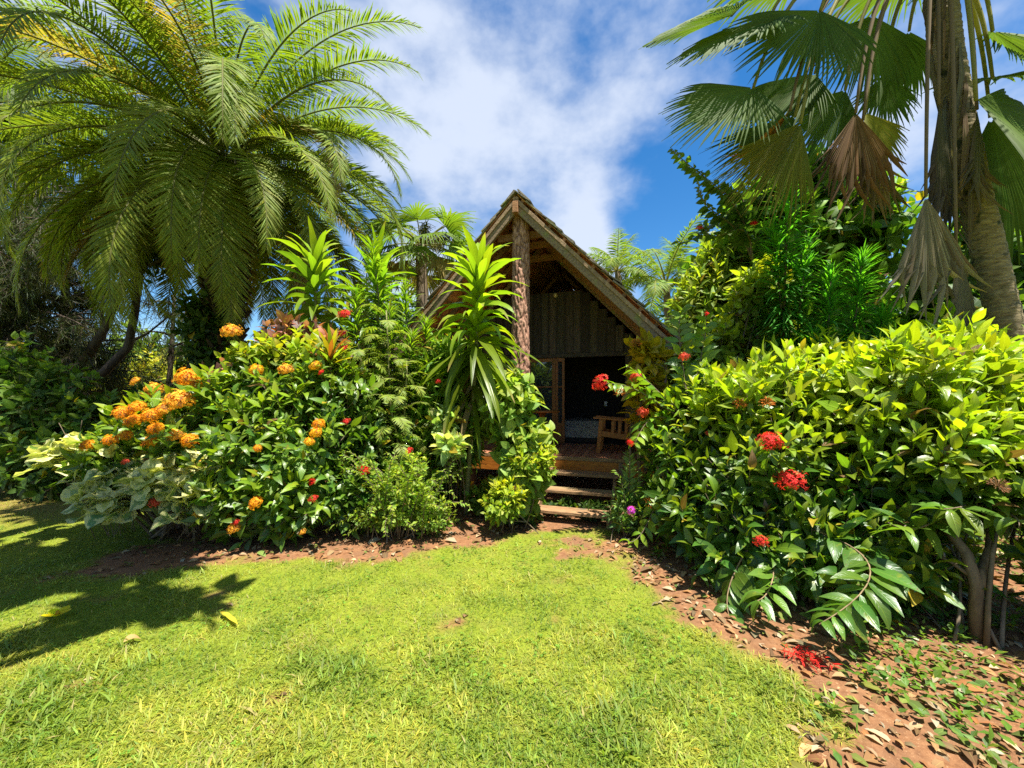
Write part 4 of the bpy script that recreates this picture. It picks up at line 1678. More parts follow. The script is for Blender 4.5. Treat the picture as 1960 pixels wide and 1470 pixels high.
lobP = [((.0, 5.55, 1.6), (.33, .35, .55)), ((.18, 5.5, 1.1), (.38, .35, .5)), ((.1, 5.4, .65), (.35, .3, .4))]
shrub('pointed_leaf_shrub', 'pale green shrub with drooping heart-shaped leaves hiding the left end of the steps', 'shrub', A3(.02, 5.6, 0), lobP, 215, 432, T_OVATE, .23, M_SOFT, None, 3, .1,
      young=(.27, .36, .05), mature=(.12, .22, .03), topf=.7, droop=.32, spread=(.8, 1.5), r=.018)
lobP2 = [((.25, 5.25, .95), (.3, .25, .25)), ((-.1, 5.1, .45), (.3, .25, .3))]
shrub('golden_shrub', 'yellow-green tuft of small leaves below the heart-leaved shrub by the steps', 'shrub', A3(.05, 5.25, 0), lobP2, 150, 433, T_SMALL, .11, M_SOFT, None, 4, .05,
      young=(.36, .4, .02), mature=(.15, .25, .02), topf=.9, r=.01)
shrub('rosette_sapling', 'small sapling with pale rosettes of rounded leaves left of the dracaena stem', 'sapling', gnd(862, 985), [(at(860, 855, 5.2), (.16, .14, .12)), (at(850, 800, 5.5), (.15, .15, .15))], 24, 434,
      T_OVATE, .19, M_SOFT, None, 3, .05, young=(.42, .48, .2), mature=(.25, .36, .1), topf=.8, r=.01, per=6)
rr_ = np.random.default_rng(60)
for (px, py, s, lab) in ((800, 1010, .75, 'low dark green plant under the dracaena, left of its stem'), (935, 985, .8, 'low leafy plant at the foot of dracaena, right of its stem'),
                         (850, 960, 1.05, 'dark leafy undergrowth shrub deep behind the fine-leaved shrub'), (1000, 1000, .55, 'small green plant on the soil by the steps\' left post')):
    p = gnd(px, py)
    shrub('low_plant', lab, 'plant', p, [(p + A3(0, 0, .3 * s), (.36 * s, .3 * s, .34 * s)), (p + A3(.2 * s, .05, .2 * s), (.25 * s, .2 * s, .2 * s))], int(80 * s), int(440 + px), T_OVATE, .15, M_SOFT, None, 3, .05,
          young=(.2, .3, .03), mature=(.06, .14, .015), topf=.5, r=.008, zmin=.04)

for u_, v_, lab in ((.95, -.66, 'low plant tinted dark for shade under the open steps, left of two'), (1.45, -.7, 'low plant tinted dark for shade under the open steps, right of two')):  # plants added to darken the lit soil behind the treads, shade in leaf colour
    p = hut_w(u_, v_)
    shrub('low_plant', lab, 'plant', p, [(p + A3(0, 0, .1), (.24, .16, .1))], 46, int(470 + u_ * 100), T_OVATE, .11, M_SOFT, None, 3, .03, young=(.07, .13, .02), mature=(.03, .07, .01), topf=.4, r=.006, zmin=.02)

# ------------------------------------------------------------------ right hedge
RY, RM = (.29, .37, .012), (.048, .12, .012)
hedge = [
    ('ixora shrub with a red flower head reaching out beside the doorway, nearest the steps', A3(2.3, 5.0, 0),
     [((2.45, 4.95, 1.1), (.7, .65, .95)), ((2.05, 4.75, .6), (.42, .45, .45)), ((2.6, 5.0, 1.7), (.55, .55, .5)), ((2.05, 4.35, .5), (.42, .4, .4))], 440, 501),
    ('ixora shrub with two large red flower heads and a branch drooping to the ground', A3(2.75, 3.95, 0),
     [((2.7, 4.0, 1.0), (.72, .6, .75)), ((2.9, 4.3, 1.75), (.75, .6, .55)), ((2.3, 3.75, .5), (.55, .42, .45)), ((2.75, 3.4, .45), (.5, .38, .4)), ((3.2, 3.45, .8), (.4, .35, .45)), ((3.45, 3.85, .5), (.7, .4, .42)), ((3.3, 3.25, .45), (.4, .28, .34))], 560, 502),
    ('ixora shrub with a bare forked trunk standing on brown leaf litter at right', gnd(1868, 1225),
     [((3.9, 3.7, 1.75), (.8, .6, .7)), ((3.55, 3.3, 1.35), (.5, .45, .45)), ((4.3, 3.4, 1.3), (.55, .45, .55)), ((3.75, 3.05, 1.1), (.35, .3, .25))], 430, 503),
    ('tallest ixora shrub filling the back of the hedge in front of the palm trunk', A3(4.1, 5.0, 0),
     [((3.9, 5.0, 1.9), (1.0, .6, .6)), ((5.1, 4.7, 2.0), (.9, .6, .75)), ((4.2, 4.7, 1.1), (1.1, .6, .9)), ((4.5, 4.3, .55), (.9, .4, .45))], 560, 504),
    ('ixora shrub at the right edge whose long leaves poke in beside a red head', A3(4.9, 2.4, 0),
     [((4.7, 2.45, 1.7), (.85, .6, .7)), ((4.3, 2.7, 1.2), (.5, .35, .4)), ((4.2, 2.75, .55), (.5, .3, .4)), ((5.2, 2.2, 1.0), (.6, .5, .7))], 300, 505),
]
HR = []
for (lab, b, lobes, n, sd) in hedge:
    ex = None
    if sd == 502:
        def ex(fo, br, rng):
            p0 = A3(2.5, 3.75, .7)
            for (q, e) in (((1660, 1075, 2.95), (1568, 1195, 2.6)), ((1400, 1110, 3.4), (1400, 1190, 3.2)), ((1480, 1100, 3.3), (1450, 1150, 3.0))):
                arch_branch(fo, br, [p0, (p0 + at(*q)) / 2 + A3(0, 0, .03), at(*q), at(*e)], rng, T_IXORA, .25, .075, (.1, .2, .02), (.045, .115, .015), .012, col=(1.4, 1.3, 1.1))
            for (q, e, L) in (((1390, 1070, 3.9), (1330, 1100, 3.6), .24),):
                arch_branch(fo, br, [p0, at(*q), at(*e)], rng, T_IXORA, L, .09, (.1, .2, .02), (.045, .115, .015), .01)
    if sd == 501:
        def ex(fo, br, rng):
            c = A3(2.2, 4.9, 1.5)
            for (q, e) in (((1215, 745, 4.9), (1158, 735, 4.75)), ((1240, 730, 5.0), (1200, 700, 5.0)), ((1300, 620, 5.2), (1330, 585, 5.2)), ((1350, 640, 5.1), (1345, 600, 5.1)), ((1250, 800, 4.9), (1215, 850, 4.7)), ((1240, 1000, 4.5), (1200, 1035, 4.4))):
                arch_branch(fo, br, [c, (c + at(*q)) / 2, at(*q), at(*e)], rng, T_IXORA, .22, .09, (.19, .29, .012), (.07, .16, .015), .01)
    if sd == 503:
        def ex(fo, br, rng):
            b_ = gnd(1868, 1225)
            for (q, r0) in (([(1868, 1232, 2.88), (1868, 1120, 2.9), (1850, 1060, 2.95), (1810, 1010, 3.1), (1790, 930, 3.3)], .045),
                            ([(1872, 1120, 2.9), (1895, 1050, 3.0), (1900, 960, 3.2), (1930, 850, 3.3)], .035), ([(1888, 1245, 2.82), (1892, 1150, 2.85), (1900, 1060, 2.9), (1910, 1000, 3.0)], .018),
                            ([(1868, 1110, 2.9), (1820, 1075, 3.0), (1760, 1050, 3.2)], .016)):
                br.tube([at(*p) if i or r0 < .04 else b_ - A3(0, 0, .05) for i, p in enumerate(q)], np.linspace(r0, r0 * .6, len(q)), (1, 1, .9), 8, .06, rng)
            c = at(1860, 960, 3.2)
            for (q, e) in (((1760, 1010, 3.0), (1700, 1000, 2.9)), ((1840, 970, 2.9), (1800, 975, 2.8)), ((1935, 985, 2.8), (1950, 1010, 2.7))):
                arch_branch(fo, br, [c, (c + at(*q)) / 2, at(*q), at(*e)], rng, T_IXORA, .25, .08, (.15, .25, .02), (.06, .14, .018), .01)
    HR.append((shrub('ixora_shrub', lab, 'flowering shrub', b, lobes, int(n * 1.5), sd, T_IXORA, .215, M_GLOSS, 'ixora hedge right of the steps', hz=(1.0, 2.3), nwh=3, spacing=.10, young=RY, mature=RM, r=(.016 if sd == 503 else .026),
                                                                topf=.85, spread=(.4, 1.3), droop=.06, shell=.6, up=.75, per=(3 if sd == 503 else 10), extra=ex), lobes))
heads([(1475, 846, 28), (1513, 920, 30), (1457, 1036, 15)], [HR[1]], 'red')
heads([(1415, 775, 15), (1467, 772, 16)], [HR[1]], 'bud')
heads([(1950, 1045, 26)], [HR[2]], 'red', .1)
heads([(1910, 930, 24)], [HR[2]], 'brown', .1)
heads([(1622, 835, 10), (1640, 880, 9)], [HR[2]], 'bud')
heads([(1246, 962, 17), (1235, 1120, 12)], [HR[0]], 'bud')
heads([(1310, 683, 12), (1230, 790, 13), (1217, 722, 12), (1355, 830, 7)], [HR[0]], 'coral')
put_flower('red', HR[0][0], at(1151, 732, 4.75), .115, rf_, (-.8, -.5, .3))
put_flower('bud', HR[0][0], at(1186, 752, 4.8), .08, rf_)
put_flower('red', HR[0][0], at(1206, 848, 4.7), .05, rf_)

# croton beside the doorway
cb = A3(2.05, 6.0, 0)
cro = shrub('croton', 'croton with mottled golden yellow leaves standing beside the dark doorway', 'croton', cb, [(at(1240, 672, 5.9), (.14, .14, .16)), (at(1238, 735, 5.9), (.2, .18, .2)), (at(1250, 800, 5.9), (.22, .2, .25))], 48, 510,
            [leaf_t(5, .42, .2, .6, .5, .8)], .30, M_CROTON, None, 4, .06, young=(.55, .38, .008), mature=(.42, .30, .012), topf=.6, spread=(.4, 1.3), up=.9)
put_flower('bud', cro, at(1217, 658, 5.7), .09, rf_)

# small plant with a pink flower beside the steps
pb_ = gnd(1195, 1030)


def pk(fo, br, rng):
    for (q, e) in (((1205, 900, 5.1), (1200, 865, 5.15)), ((1195, 950, 5.0), (1178, 900, 5.0)), ((1215, 950, 5.0), (1225, 905, 5.0)), ((1190, 1000, 4.9), (1180, 960, 4.9)), ((1210, 1000, 4.9), (1207, 985, 4.85)), ((1230, 990, 5.0), (1245, 930, 5.0))):
        arch_branch(fo, br, [pb_, at(*q), at(*e)], rng, T_LANCE, .14, .035, (.2, .3, .05), (.08, .16, .03), .006, 2, .9, .05)


pk_o = shrub('verbena_plant', 'small plant with slim leaves and one pink flower head beside the steps', 'plant', pb_, [(pb_ + A3(.1, .1, .3), (.3, .25, .3))], 60, 520, T_LANCE, .14, M_SOFT, None, 3, .04, young=(.2, .3, .05), mature=(.07, .15, .03),
             r=.008, extra=pk, zmin=.04)
put_flower('pink', pk_o, at(1208, 977, 4.75), .06, rf_)

# ------------------------------------------------------------------ fan palm at right
PT = [(1975, 840, 5.0), (1922, 610, 5.0), (1890, 470, 4.95), (1862, 364, 4.9), (1838, 240, 4.9), (1822, 150, 4.9), (1805, 30, 4.9), (1795, -80, 4.9)]
pts = np.array([at(*p) for p in PT])
pb2 = A3(pts[0][0] + .25, pts[0][1] + .1, 0)
pts = np.vstack([pb2 - A3(0, 0, .05), (pb2 + pts[0]) / 2 + A3(.05, 0, 0), pts])
tq = np.linspace(0, 1, len(pts))
t9 = np.linspace(0, 1, 400)
path = np.stack([np.interp(t9, tq, pts[:, i]) for i in range(3)], 1)
for _ in range(660):
    path[1:-1] = (path[:-2] + 2 * path[1:-1] + path[2:]) / 4
rpalm = thing('fan_palm', pb2, 'large fan palm with stout mottled leaning trunk and dead brown fans at right', 'palm tree')
M_PTRUNK = rough_mat('mottled_palm_trunk', (.10, .075, .038), (.30, .235, .12), (3, 3, 9), rough=.9, bump=1.0, spots=((.035, .04, .015), 6.5, .55))
mb = MB()
r = np.random.default_rng(610)
rad = np.interp(t9, [0, .3, 1], [.2, .155, .135]) * (1 + .045 * (((np.arange(400) / 6.3 + .4 * np.sin(np.arange(400) / 17)) % 1.0) ** 2) + .02 * np.sin(np.arange(400) * .11)) * (1 + .006 * r.normal(size=400))
mb.tube(path, rad, (1, 1, 1), 30, .012, r)
mb.build('trunk', M_PTRUNK, rpalm, pb2)
CR = path[-1]
# live fans: petiole start at the crown, hub and hanging direction
def hang_pet(hub):
    """arching leaf stalk: rises from the crown, then comes down into the blade"""
    p0 = CR + r.normal(0, .07, 3)
    c = A3(p0[0] * .25 + hub[0] * .75, p0[1] * .25 + hub[1] * .75, max(p0[2], hub[2]) + .35)
    t = np.linspace(0, 1, 14)[:, None]
    return (1 - t) ** 2 * p0 + 2 * t * (1 - t) * c + t * t * hub


FG, FY = (.075, .125, .018), (.20, .19, .02)
live = [((1442, 168, 4.7), (-.8, 0, -.55), (0, -.75, .6), 1.05, 2.5, FG), ((1522, 222, 4.75), (-.75, 0, -.68), (.1, -.9, .4), 1.18, 1.1, FG), ((1532, 236, 4.55), (-.52, 0, -.85), (0, -.95, .3), 1.2, 1.35, FY),
        ((1618, 172, 5.2), (-.5, .1, -.85), (0, -.9, .4), 1.1, 1.7, FG), ((1656, 216, 5.05), (.5, 0, -.85), (0, -.95, .3), .8, 1.6, FY), ((1690, 150, 5.4), (.1, 0, -1), (0, -1, .2), .75, 2.2, FG),
        ((1868, 192, 4.5), (.85, 0, -.55), (.1, -.85, .5), 1.75, 2.3, FG), ((1900, 150, 5.0), (.95, 0, .15), (0, -.5, .85), 1.4, 2.8, FG), ((1560, 140, 5.3), (-.7, .2, -.6), (0, -.7, .7), 1.1, 2.2, FG),
        ((1895, 225, 5.4), (.4, .1, -.9), (0, -.95, .3), 2.1, 1.9, FG), ((1860, -110, 4.4), (.5, -.6, .4), None, 1.2, 3, FG), ((1700, -130, 4.3), (-.3, -.6, .5), None, 1.2, 3, FG), ((1600, -160, 4.7), (-.75, 0, .6), None, 1.2, 3, FG),
        ((1470, 40, 4.9), (-.8, 0, -.35), (0, -.6, .8), 1.15, 2.6, FG), ((1570, 20, 4.6), (-.5, -.1, -.7), (0, -.8, .5), 1.15, 2.4, FG), ((1670, 30, 5.2), (-.1, .1, -.9), (0, -.9, .3), 1.1, 2.3, FG),
        ((1400, 30, 5.3), (-.9, 0, -.2), (0, -.5, .85), 1.15, 2.6, FG), ((1740, 60, 5.6), (.2, .3, -.8), (0, -.9, .4), 1.0, 2.2, FG), ((1900, 60, 4.8), (.8, 0, -.4), (0, -.7, .7), 1.4, 2.6, FG), ((1790, -210, 5.2), (.1, .4, 1), None, 1.2, 3, FG), ((1540, -60, 5.4), (-.85, .3, .1), None, 1.2, 3, FG), ((1750, -70, 5.9), (-.1, .9, .1), None, 1.2, 3, FG), ((1920, -120, 5.3), (.8, .4, .4), None, 1.2, 3, FG)]
for i, (h, d, n_, R, span, tint) in enumerate(live):
    mb = MB()
    hub = at(*h)
    up = nrm(A3(*(n_ or (-.1, -.25, 1))))
    fan_leaf(mb, hub, d, up, R, span, r, tint, 46 if R > .9 else 34, .6, .02, .06 if n_ else .1, .04 if n_ else .12, .2 if n_ else .5, 1, .05)
    mb.tube(hang_pet(hub), np.linspace(.035, .018, 14), (.26, .24, .08), 7)
    mb.build('fan', M_FAN, rpalm, pb2)
dead = [((1638, 216, 4.7), (.02, 0, -1), 1.08, 1.3, (.15, .08, .04)), ((1772, 376, 4.6), (.12, .0, -1), 1.32, .85, (.27, .205, .135)), ((1652, 230, 4.85), (.22, .0, -1), 1.15, .4, (.22, .15, .08)),
        ((1797, 200, 4.75), (.06, 0, -1), 1.4, .22, (.10, .075, .06)), ((1870, 210, 4.65), (.03, 0, -1), 1.0, .2, (.16, .13, .09)), ((1512, 212, 4.6), (-.62, 0, -.75), .85, .3, (.50, .22, .015)), ((1830, 470, 4.6), (.16, 0, -1), 1.2, .25, (.22, .17, .12))]
for i, (h, d, R, span, tint) in enumerate(dead):
    mb = MB()
    hub = at(*h)
    fan_leaf(mb, hub, d, (-.1, -1, .1), R, span, r, tint, 34, .66, .045, .0, .04, .12, 1, .12, dead=1)
    mb.tube(hang_pet(hub), np.linspace(.032, .016, 14), (.2, .14, .09), 7)
    o = mb.build('dead_fan', M_DEAD, rpalm, pb2)
    o['label'] = 'dry brown folded fan hanging from the crown' if i != 5 else 'orange withered fan folded among the green ones'
# loose fibres round the crown base
mb = MB()
k = 60
for i in range(k):
    a = r.uniform(0, 2 * PI)
    s = r.integers(230, 399)
    p = path[s] + A3(math.cos(a), math.sin(a), 0) * .14
    L = r.uniform(.4, 1.3)
    mb.place(T_LINEAR, [p], A3(math.cos(a) * .18, math.sin(a) * .18, -1), A3(math.cos(a), math.sin(a), 0), [(L * .7, L, L)], jit((.16, .115, .08), 1, r, .3))
mb.build('leaf_bases', M_DEAD, rpalm, pb2)

# ------------------------------------------------------------------ right background
def bough(px0, px1, d, n=0):
    return at(*px0, d), at(*px1, d)


def bg_branches(fo, br, rng):
    c = at(1440, 500, 6.2)
    for pth in ([(1410, 400, 6.0), (1350, 340, 5.9), (1283, 282, 5.8)], [(1400, 430, 6.0), (1360, 400, 5.9), (1335, 345, 5.9)], [(1400, 415, 6.1), (1350, 440, 6.0), (1296, 462, 5.9)],
                [(1420, 380, 6.0), (1400, 370, 5.9), (1385, 360, 5.9)], [(1420, 440, 5.9), (1380, 450, 5.9), (1345, 430, 5.9)]):
        arch_branch(fo, br, [c] + [at(*p) for p in pth], rng, T_OVATE, .17, .06, (.1, .17, .015), (.035, .085, .012), .014, 2, 1.1, .12)


tv = shrub('bougainvillea', 'tall bougainvillea with dark leafy sprays arching out against the blue sky', 'shrub', A3(3.4, 6.5, 0),
           [((4.0, 6.4, 3.4), (.5, .5, .6)), ((3.35, 6.5, 2.4), (.6, .5, .6)), ((4.1, 6.6, 2.6), (.7, .6, .9))], 250, 601, T_OVATE, .2, M_SOFT, None, 4, .09, young=(.32, .38, .02), mature=(.13, .20, .016), topf=.7, r=.03, extra=bg_branches)
for (px, py) in ((1443, 428), (1338, 437), (1353, 603)):
    put_flower('red', tv, at(px, py, 5.7), .055, rf_)
shrub('golden_bamboo_palm', 'yellow-green bushy clump with slender leaves right of the roof\'s eave', 'shrub', A3(4.2, 8.0, 0),
      [((4.0, 8.0, 3.5), (.65, .7, .95)), ((4.75, 8.2, 4.5), (.75, .6, .9)), ((3.75, 7.9, 2.4), (.65, .6, .9)), ((5.2, 8.2, 3.2), (.9, .7, 1.3)), ((4.3, 8.1, 4.3), (.5, .5, .6))], 760, 602, T_LANCE, .34, M_SOFT, None, 5, .08, young=(.25, .32, .02), mature=(.10, .18, .016), topf=.75, droop=.25)


def tree(name, label, base, lobes, seed, n, L, tpls, young, mature, topf=.4, mat=None, r=.12, group=None, per=12, trunkcol=(1, 1, 1), nwh=3, cat='tree', droop=.12, spacing=None, shell=.45):
    rng = np.random.default_rng(seed)
    base = A3(*base)
    root = thing(name, base, label, cat, group)
    fo, br = MB(), MB()
    P, D, H = tips_in(lobes, n, rng, .4, shell, .4)
    leafy(fo, P, D, H, tpls, rng, L, nwh, spacing or L * .55, young, mature, topf, (.6, 1.4), droop, 2, .25)
    branchwork(br, base, lobes, rng, r, per, col=trunkcol, spread=.06)
    fo.build('crown', mat or M_FAR, root, base)
    br.build('trunk', M_TRUNKDK, root, base)
    return root


DG = ((.10, .19, .02), (.028, .075, .010))
bgt = 'broadleaf trees behind the right hedge'
tree('broadleaf_tree', 'dark broadleaf tree with big leaves between the two hanging brown fans', (5.6, 7.6, 0), [((5.6, 7.4, 4.6), (1.1, .9, 1.1)), ((4.9, 7.5, 3.2), (1.0, .8, 1.2)), ((6.3, 7.6, 3.6), (1.0, .8, 1.3)), ((5.5, 7.3, 2.0), (1.2, .8, .9)), ((6.6, 7.4, 5.0), (.8, .8, .8)), ((5.0, 7.6, 5.4), (.8, .7, .8)), ((5.9, 7.6, 5.9), (.8, .7, .7))], 611, 1000, .32, T_OVATE, (.20, .32, .03), (.065, .15, .015), mat=M_SOFT, group=bgt)
tree('broadleaf_tree', 'shady broadleaf tree right of the leaning palm trunk', (8.6, 7.2, 0), [((8.7, 7.2, 4.0), (1.4, .9, 1.3)), ((8.0, 7.0, 2.6), (1.2, .8, 1.2)), ((9.4, 7.2, 2.4), (1.3, .9, 1.3))], 612, 520, .34, T_OVATE, (.13, .23, .02), (.035, .09, .012), mat=M_SOFT, group=bgt)
tree('broadleaf_tree', 'tall dark tree closing the gap far behind the feathery shrub', (7.0, 11.0, 0), [((6.6, 11, 5.2), (1.8, 1.2, 1.5)), ((5.4, 11, 3.4), (1.6, 1.1, 1.5)), ((8.2, 11, 3.8), (1.8, 1.2, 1.8)), ((6.6, 10.8, 1.8), (2.4, 1.0, 1.3))], 613, 760, .36, T_FARLEAF, (.16, .26, .02), (.05, .12, .012), group=bgt)
tree('broadleaf_tree', 'distant green tree beyond the far right edge of the garden', (12.0, 11.0, 0), [((12, 11, 4.6), (2.2, 1.4, 1.8)), ((13.5, 11, 2.8), (2, 1.4, 1.8)), ((10.6, 11, 2.6), (1.6, 1.2, 1.6))], 614, 600, .4, T_FARLEAF, *DG, group=bgt)
tree('broadleaf_tree', 'low leafy tree behind the hut\'s right wall under the coconut palms', (4.6, 13.0, 0), [((4.4, 13, 2.6), (1.6, 1.2, 1.5)), ((6.0, 13.5, 2.8), (1.6, 1.2, 1.5))], 615, 420, .38, T_FARLEAF, (.17, .26, .02), (.05, .12, .012), group=bgt)
shrub('understory_shrub', 'dark understory shrub between the hedge and the broadleaf tree', 'shrub', A3(5.3, 6.3, 0), [((5.3, 6.2, 1.3), (1.0, .6, 1.1)), ((6.3, 6.2, 1.2), (.9, .6, 1.0)), ((4.4, 6.3, 1.2), (.7, .5, 1.0))], 360, 616, T_OVATE, .26, M_SOFT, None, 3,
      young=(.09, .17, .02), mature=(.03, .08, .012), topf=.3)

tree('broadleaf_tree', 'mid-green tree filling the gap behind the golden clump and the bougainvillea', (5.6, 9.6, 0), [((5.2, 9.4, 4.7), (.9, .7, 1.0)), ((6.3, 9.6, 5.6), (1.1, .8, 1.0)), ((6.4, 9.5, 3.6), (1.2, .8, 1.4)), ((5.0, 9.4, 3.0), (.9, .7, 1.0))], 617, 620, .34, T_OVATE, (.17, .28, .025), (.05, .13, .014), mat=M_SOFT, group=bgt)

# ------------------------------------------------------------------ left background
lt = 'trees and shrubs in the shade at left'


def ironwood(label, base, top, seed, nb, reach, zlo, tint, r0=.16):
    """drooping fine-needled tree: trunk, long limbs, hanging needle sprays"""
    rng = np.random.default_rng(seed)
    b, tp = A3(*base), A3(*top)
    o = thing('ironwood_tree', b, label, 'tree', lt)
    br, fo = MB(), MB()
    t = np.linspace(0, 1, 16)[:, None]
    mid = (b + tp) / 2 + A3(*rng.normal(0, .3, 2), 0)
    path = (1 - t) ** 2 * b + 2 * t * (1 - t) * mid + t * t * tp
    br.tube(path, np.linspace(r0, r0 * .4, 16), (1, 1, 1), 9, .05, rng)
    for i in range(nb):
        s = zlo + (1 - zlo) * rng.random()
        p = path[min(15, int(s * 15))]
        az = rng.uniform(0, 2 * PI)
        L = reach * rng.uniform(.5, 1.1)
        e = p + A3(math.cos(az) * L, math.sin(az) * L, rng.uniform(-.2, .6) * L)
        m = (p + e) / 2 + A3(0, 0, .2 * L)
        tt_ = np.linspace(0, 1, 9)[:, None]
        q = (1 - tt_) ** 2 * p + 2 * tt_ * (1 - tt_) * m + tt_ * tt_ * e
        br.tube(q, np.linspace(.045, .012, 9), (1, 1, 1), 5)
        k = 16
        for j in range(k):
            c = q[rng.integers(2, 9)] + rng.normal(0, .08, 3)
            e2 = c + A3(*rng.normal(0, .35, 2), rng.uniform(-.9, -.1))
            br.sticks([c], [e2], .008, .004, (1, 1, 1), 3)
            nn = 34
            u = rng.random(nn)[:, None]
            P = c + (e2 - c) * u
            d = nrm(nrm(e2 - c) * .5 + rng.normal(0, .5, (nn, 3)) - A3(0, 0, .55))
            ln = rng.uniform(.14, .34, nn)
            fo.place(T_LINEAR, P, d, rng.normal(0, 1, (nn, 3)), np.stack([ln * .55, ln, ln], 1), jit(tint, nn, rng, .3, .15))
    fo.build('crown', M_FAR, o, b)
    br.build('trunk', M_TRUNKDK, o, b)
    return o


ironwood('dark ironwood with drooping needle sprays at the far left edge', (-13.2, 10.2, 0), (-12.8, 10.2, 7.4), 701, 70, 2.1, .25, (.05, .07, .018))
ironwood('ironwood with bare brownish limbs between far left edge and leaning trunk', (-12.0, 10.8, 0), (-12.2, 10.9, 6.6), 702, 60, 1.9, .22, (.06, .07, .02))
ironwood('thin ironwood with sparse sprays seen between leaning trunk and feather palm', (-11.6, 13.0, 0), (-11.2, 13.0, 5.2), 703, 9, 1.3, .4, (.06, .085, .02), .11)

# second feather palm, further left and behind
DQ = at(-40, 205, 12.0)
DQB = A3(DQ[0] - .3, DQ[1] + .2, 0)
palm2 = thing('date_palm', DQB, 'second feather palm with dark fronds filling the top left corner behind the big one', 'palm tree')
r = np.random.default_rng(715)
mb = MB()
mb.tube(np.linspace(DQB, DQ, 20), np.linspace(.42, .34, 20), (1, 1, 1), 14, .08, r)
mb.build('trunk', M_TRUNKDK, palm2, DQB)
for i in range(64):
    q = (i + .5) / 64
    az = i * 2.39996 + r.normal(0, .12)
    m_ = frond(az, 1.25 - 1.75 * q ** .8 + r.normal(0, .06), 5.2 * (1 - .2 * q), 1.6 + .4 * (1 - abs(q - .4)), 70, .62, r, T_PINNA, (.09, .135, .02), 1.3, .4, DQ + A3(.2 * math.cos(az), .2 * math.sin(az), .2 - .4 * q), .1, .03, .16, (.15, .15, .05), r.normal(0, .25))
    m_.build('frond', M_PALM, palm2, DQB)

# leaning bare trunks
lb = at(118, 760, 9.6)
lb[2] = 0
ln_ = thing('leaning_tree', lb, 'leaning dark bare trunk curving up to the right in the shade at left', 'tree', lt)
mb = MB()
r = np.random.default_rng(720)
for (q, r0) in (([(60, 800, 9.6), (130, 748, 9.6), (200, 712, 9.6), (245, 665, 9.6), (258, 600, 9.6), (268, 520, 9.6), (285, 440, 9.6)], .12), ([(160, 690, 9.9), (200, 630, 9.9), (225, 570, 9.9), (248, 500, 9.9), (270, 440, 9.9)], .1),
                ([(215, 560, 9.7), (250, 520, 9.7), (290, 505, 9.7), (330, 490, 9.7)], .05), ([(245, 655, 9.6), (280, 640, 9.6), (330, 600, 9.5)], .03), ([(195, 650, 9.9), (196, 560, 9.9), (180, 480, 9.9)], .05)):
    P = np.array([at(*p) for p in q])
    if r0 == .12:
        P = np.vstack([lb - A3(.3, 0, .05), P])
    mb.tube(P, np.linspace(r0, r0 * .55, len(P)), (1, 1, 1), 8, .08, r)
for i in range(70):
    s = at(r.uniform(130, 330), r.uniform(480, 740), 9.7)
    mb.sticks([s], [s + A3(r.normal(0, .5), r.normal(0, .2), r.normal(-.05, .3))], .009, .004, (1, 1, 1), 3)
mb.build('trunk', M_TRUNKDK, ln_, lb)
mb = MB()
P, D, H = tips_in([((-7.9, 9.7, 6.2), (1.6, .9, 1.0)), ((-9.4, 9.9, 5.6), (1.2, .8, .9))], 240, r, 1, .4, .3)
leafy(mb, P, D, H, T_FARLEAF, r, .26, 3, .12, (.08, .14, .02), (.03, .07, .012), .4)
mb.build('crown', M_FAR, ln_, lb)

tree('broadleaf_tree', 'dark leafy tree behind the far left shrubs', (-16.4, 12.0, 0), [((-16.4, 12, 4.4), (2.0, 1.4, 2.2)), ((-17.5, 11.5, 2.4), (1.8, 1.4, 1.8)), ((-15.0, 11.6, 1.6), (1.3, 1.2, 1.3))], 703, 600, .36, T_FARLEAF, (.08, .14, .02), (.025, .06, .01), group=lt)
for (lab, b, lobes, n, sd, yo, ma) in (
    ('shaded shrub with mid green leaves at the left edge, lowest of the dark shrubs', (-9.0, 7.7, 0), [((-9.2, 7.7, 1.5), (1.1, .7, 1.0)), ((-8.2, 7.7, 1.0), (.9, .6, .85)), ((-10.2, 7.9, 1.8), (1.0, .7, 1.1)), ((-8.6, 7.2, .55), (1.3, .6, .6)), ((-7.2, 7.3, .6), (.8, .5, .6))], 620, 731, (.17, .27, .03), (.04, .095, .014)),
    ('dark green shrub beneath the leaning trunk', (-7.4, 8.3, 0), [((-7.3, 8.2, .95), (.9, .6, .85)), ((-6.5, 8.2, .8), (.7, .5, .7)), ((-8.2, 8.4, 1.1), (.7, .6, .9))], 330, 732, (.07, .13, .02), (.022, .055, .01)),
    ('leafy climber mass wrapping the feather palm\'s trunk', (-6.5, 8.7, 0), [((-6.7, 8.75, 2.1), (.65, .4, 1.2)), ((-6.2, 8.8, 1.4), (.6, .4, 1.2)), ((-6.9, 8.75, 3.4), (.5, .35, .8))], 380, 733, (.09, .16, .02), (.025, .06, .01)),
):
    shrub('shade_shrub', lab, 'shrub', A3(*b), lobes, n, sd, T_OVATE, .22, M_SOFT, lt, 3, young=yo, mature=ma, topf=.45)
shrub('sunlit_bush', 'sunlit yellow-green bush glowing far behind the leaning trunk', 'bush', A3(-16.3, 17, 0), [((-17.2, 17, 1.8), (1.7, 1.0, 1.8)), ((-15.6, 17, 2.1), (1.6, 1, 1.9)), ((-14.1, 17, 1.7), (1.5, 1, 1.6)), ((-19, 17, 1.6), (1.6, 1, 1.6))], 520, 741, T_FARLEAF, .3, M_FAR, None, 3, .12,
      young=(.42, .42, .03), mature=(.22, .28, .02), topf=.9)
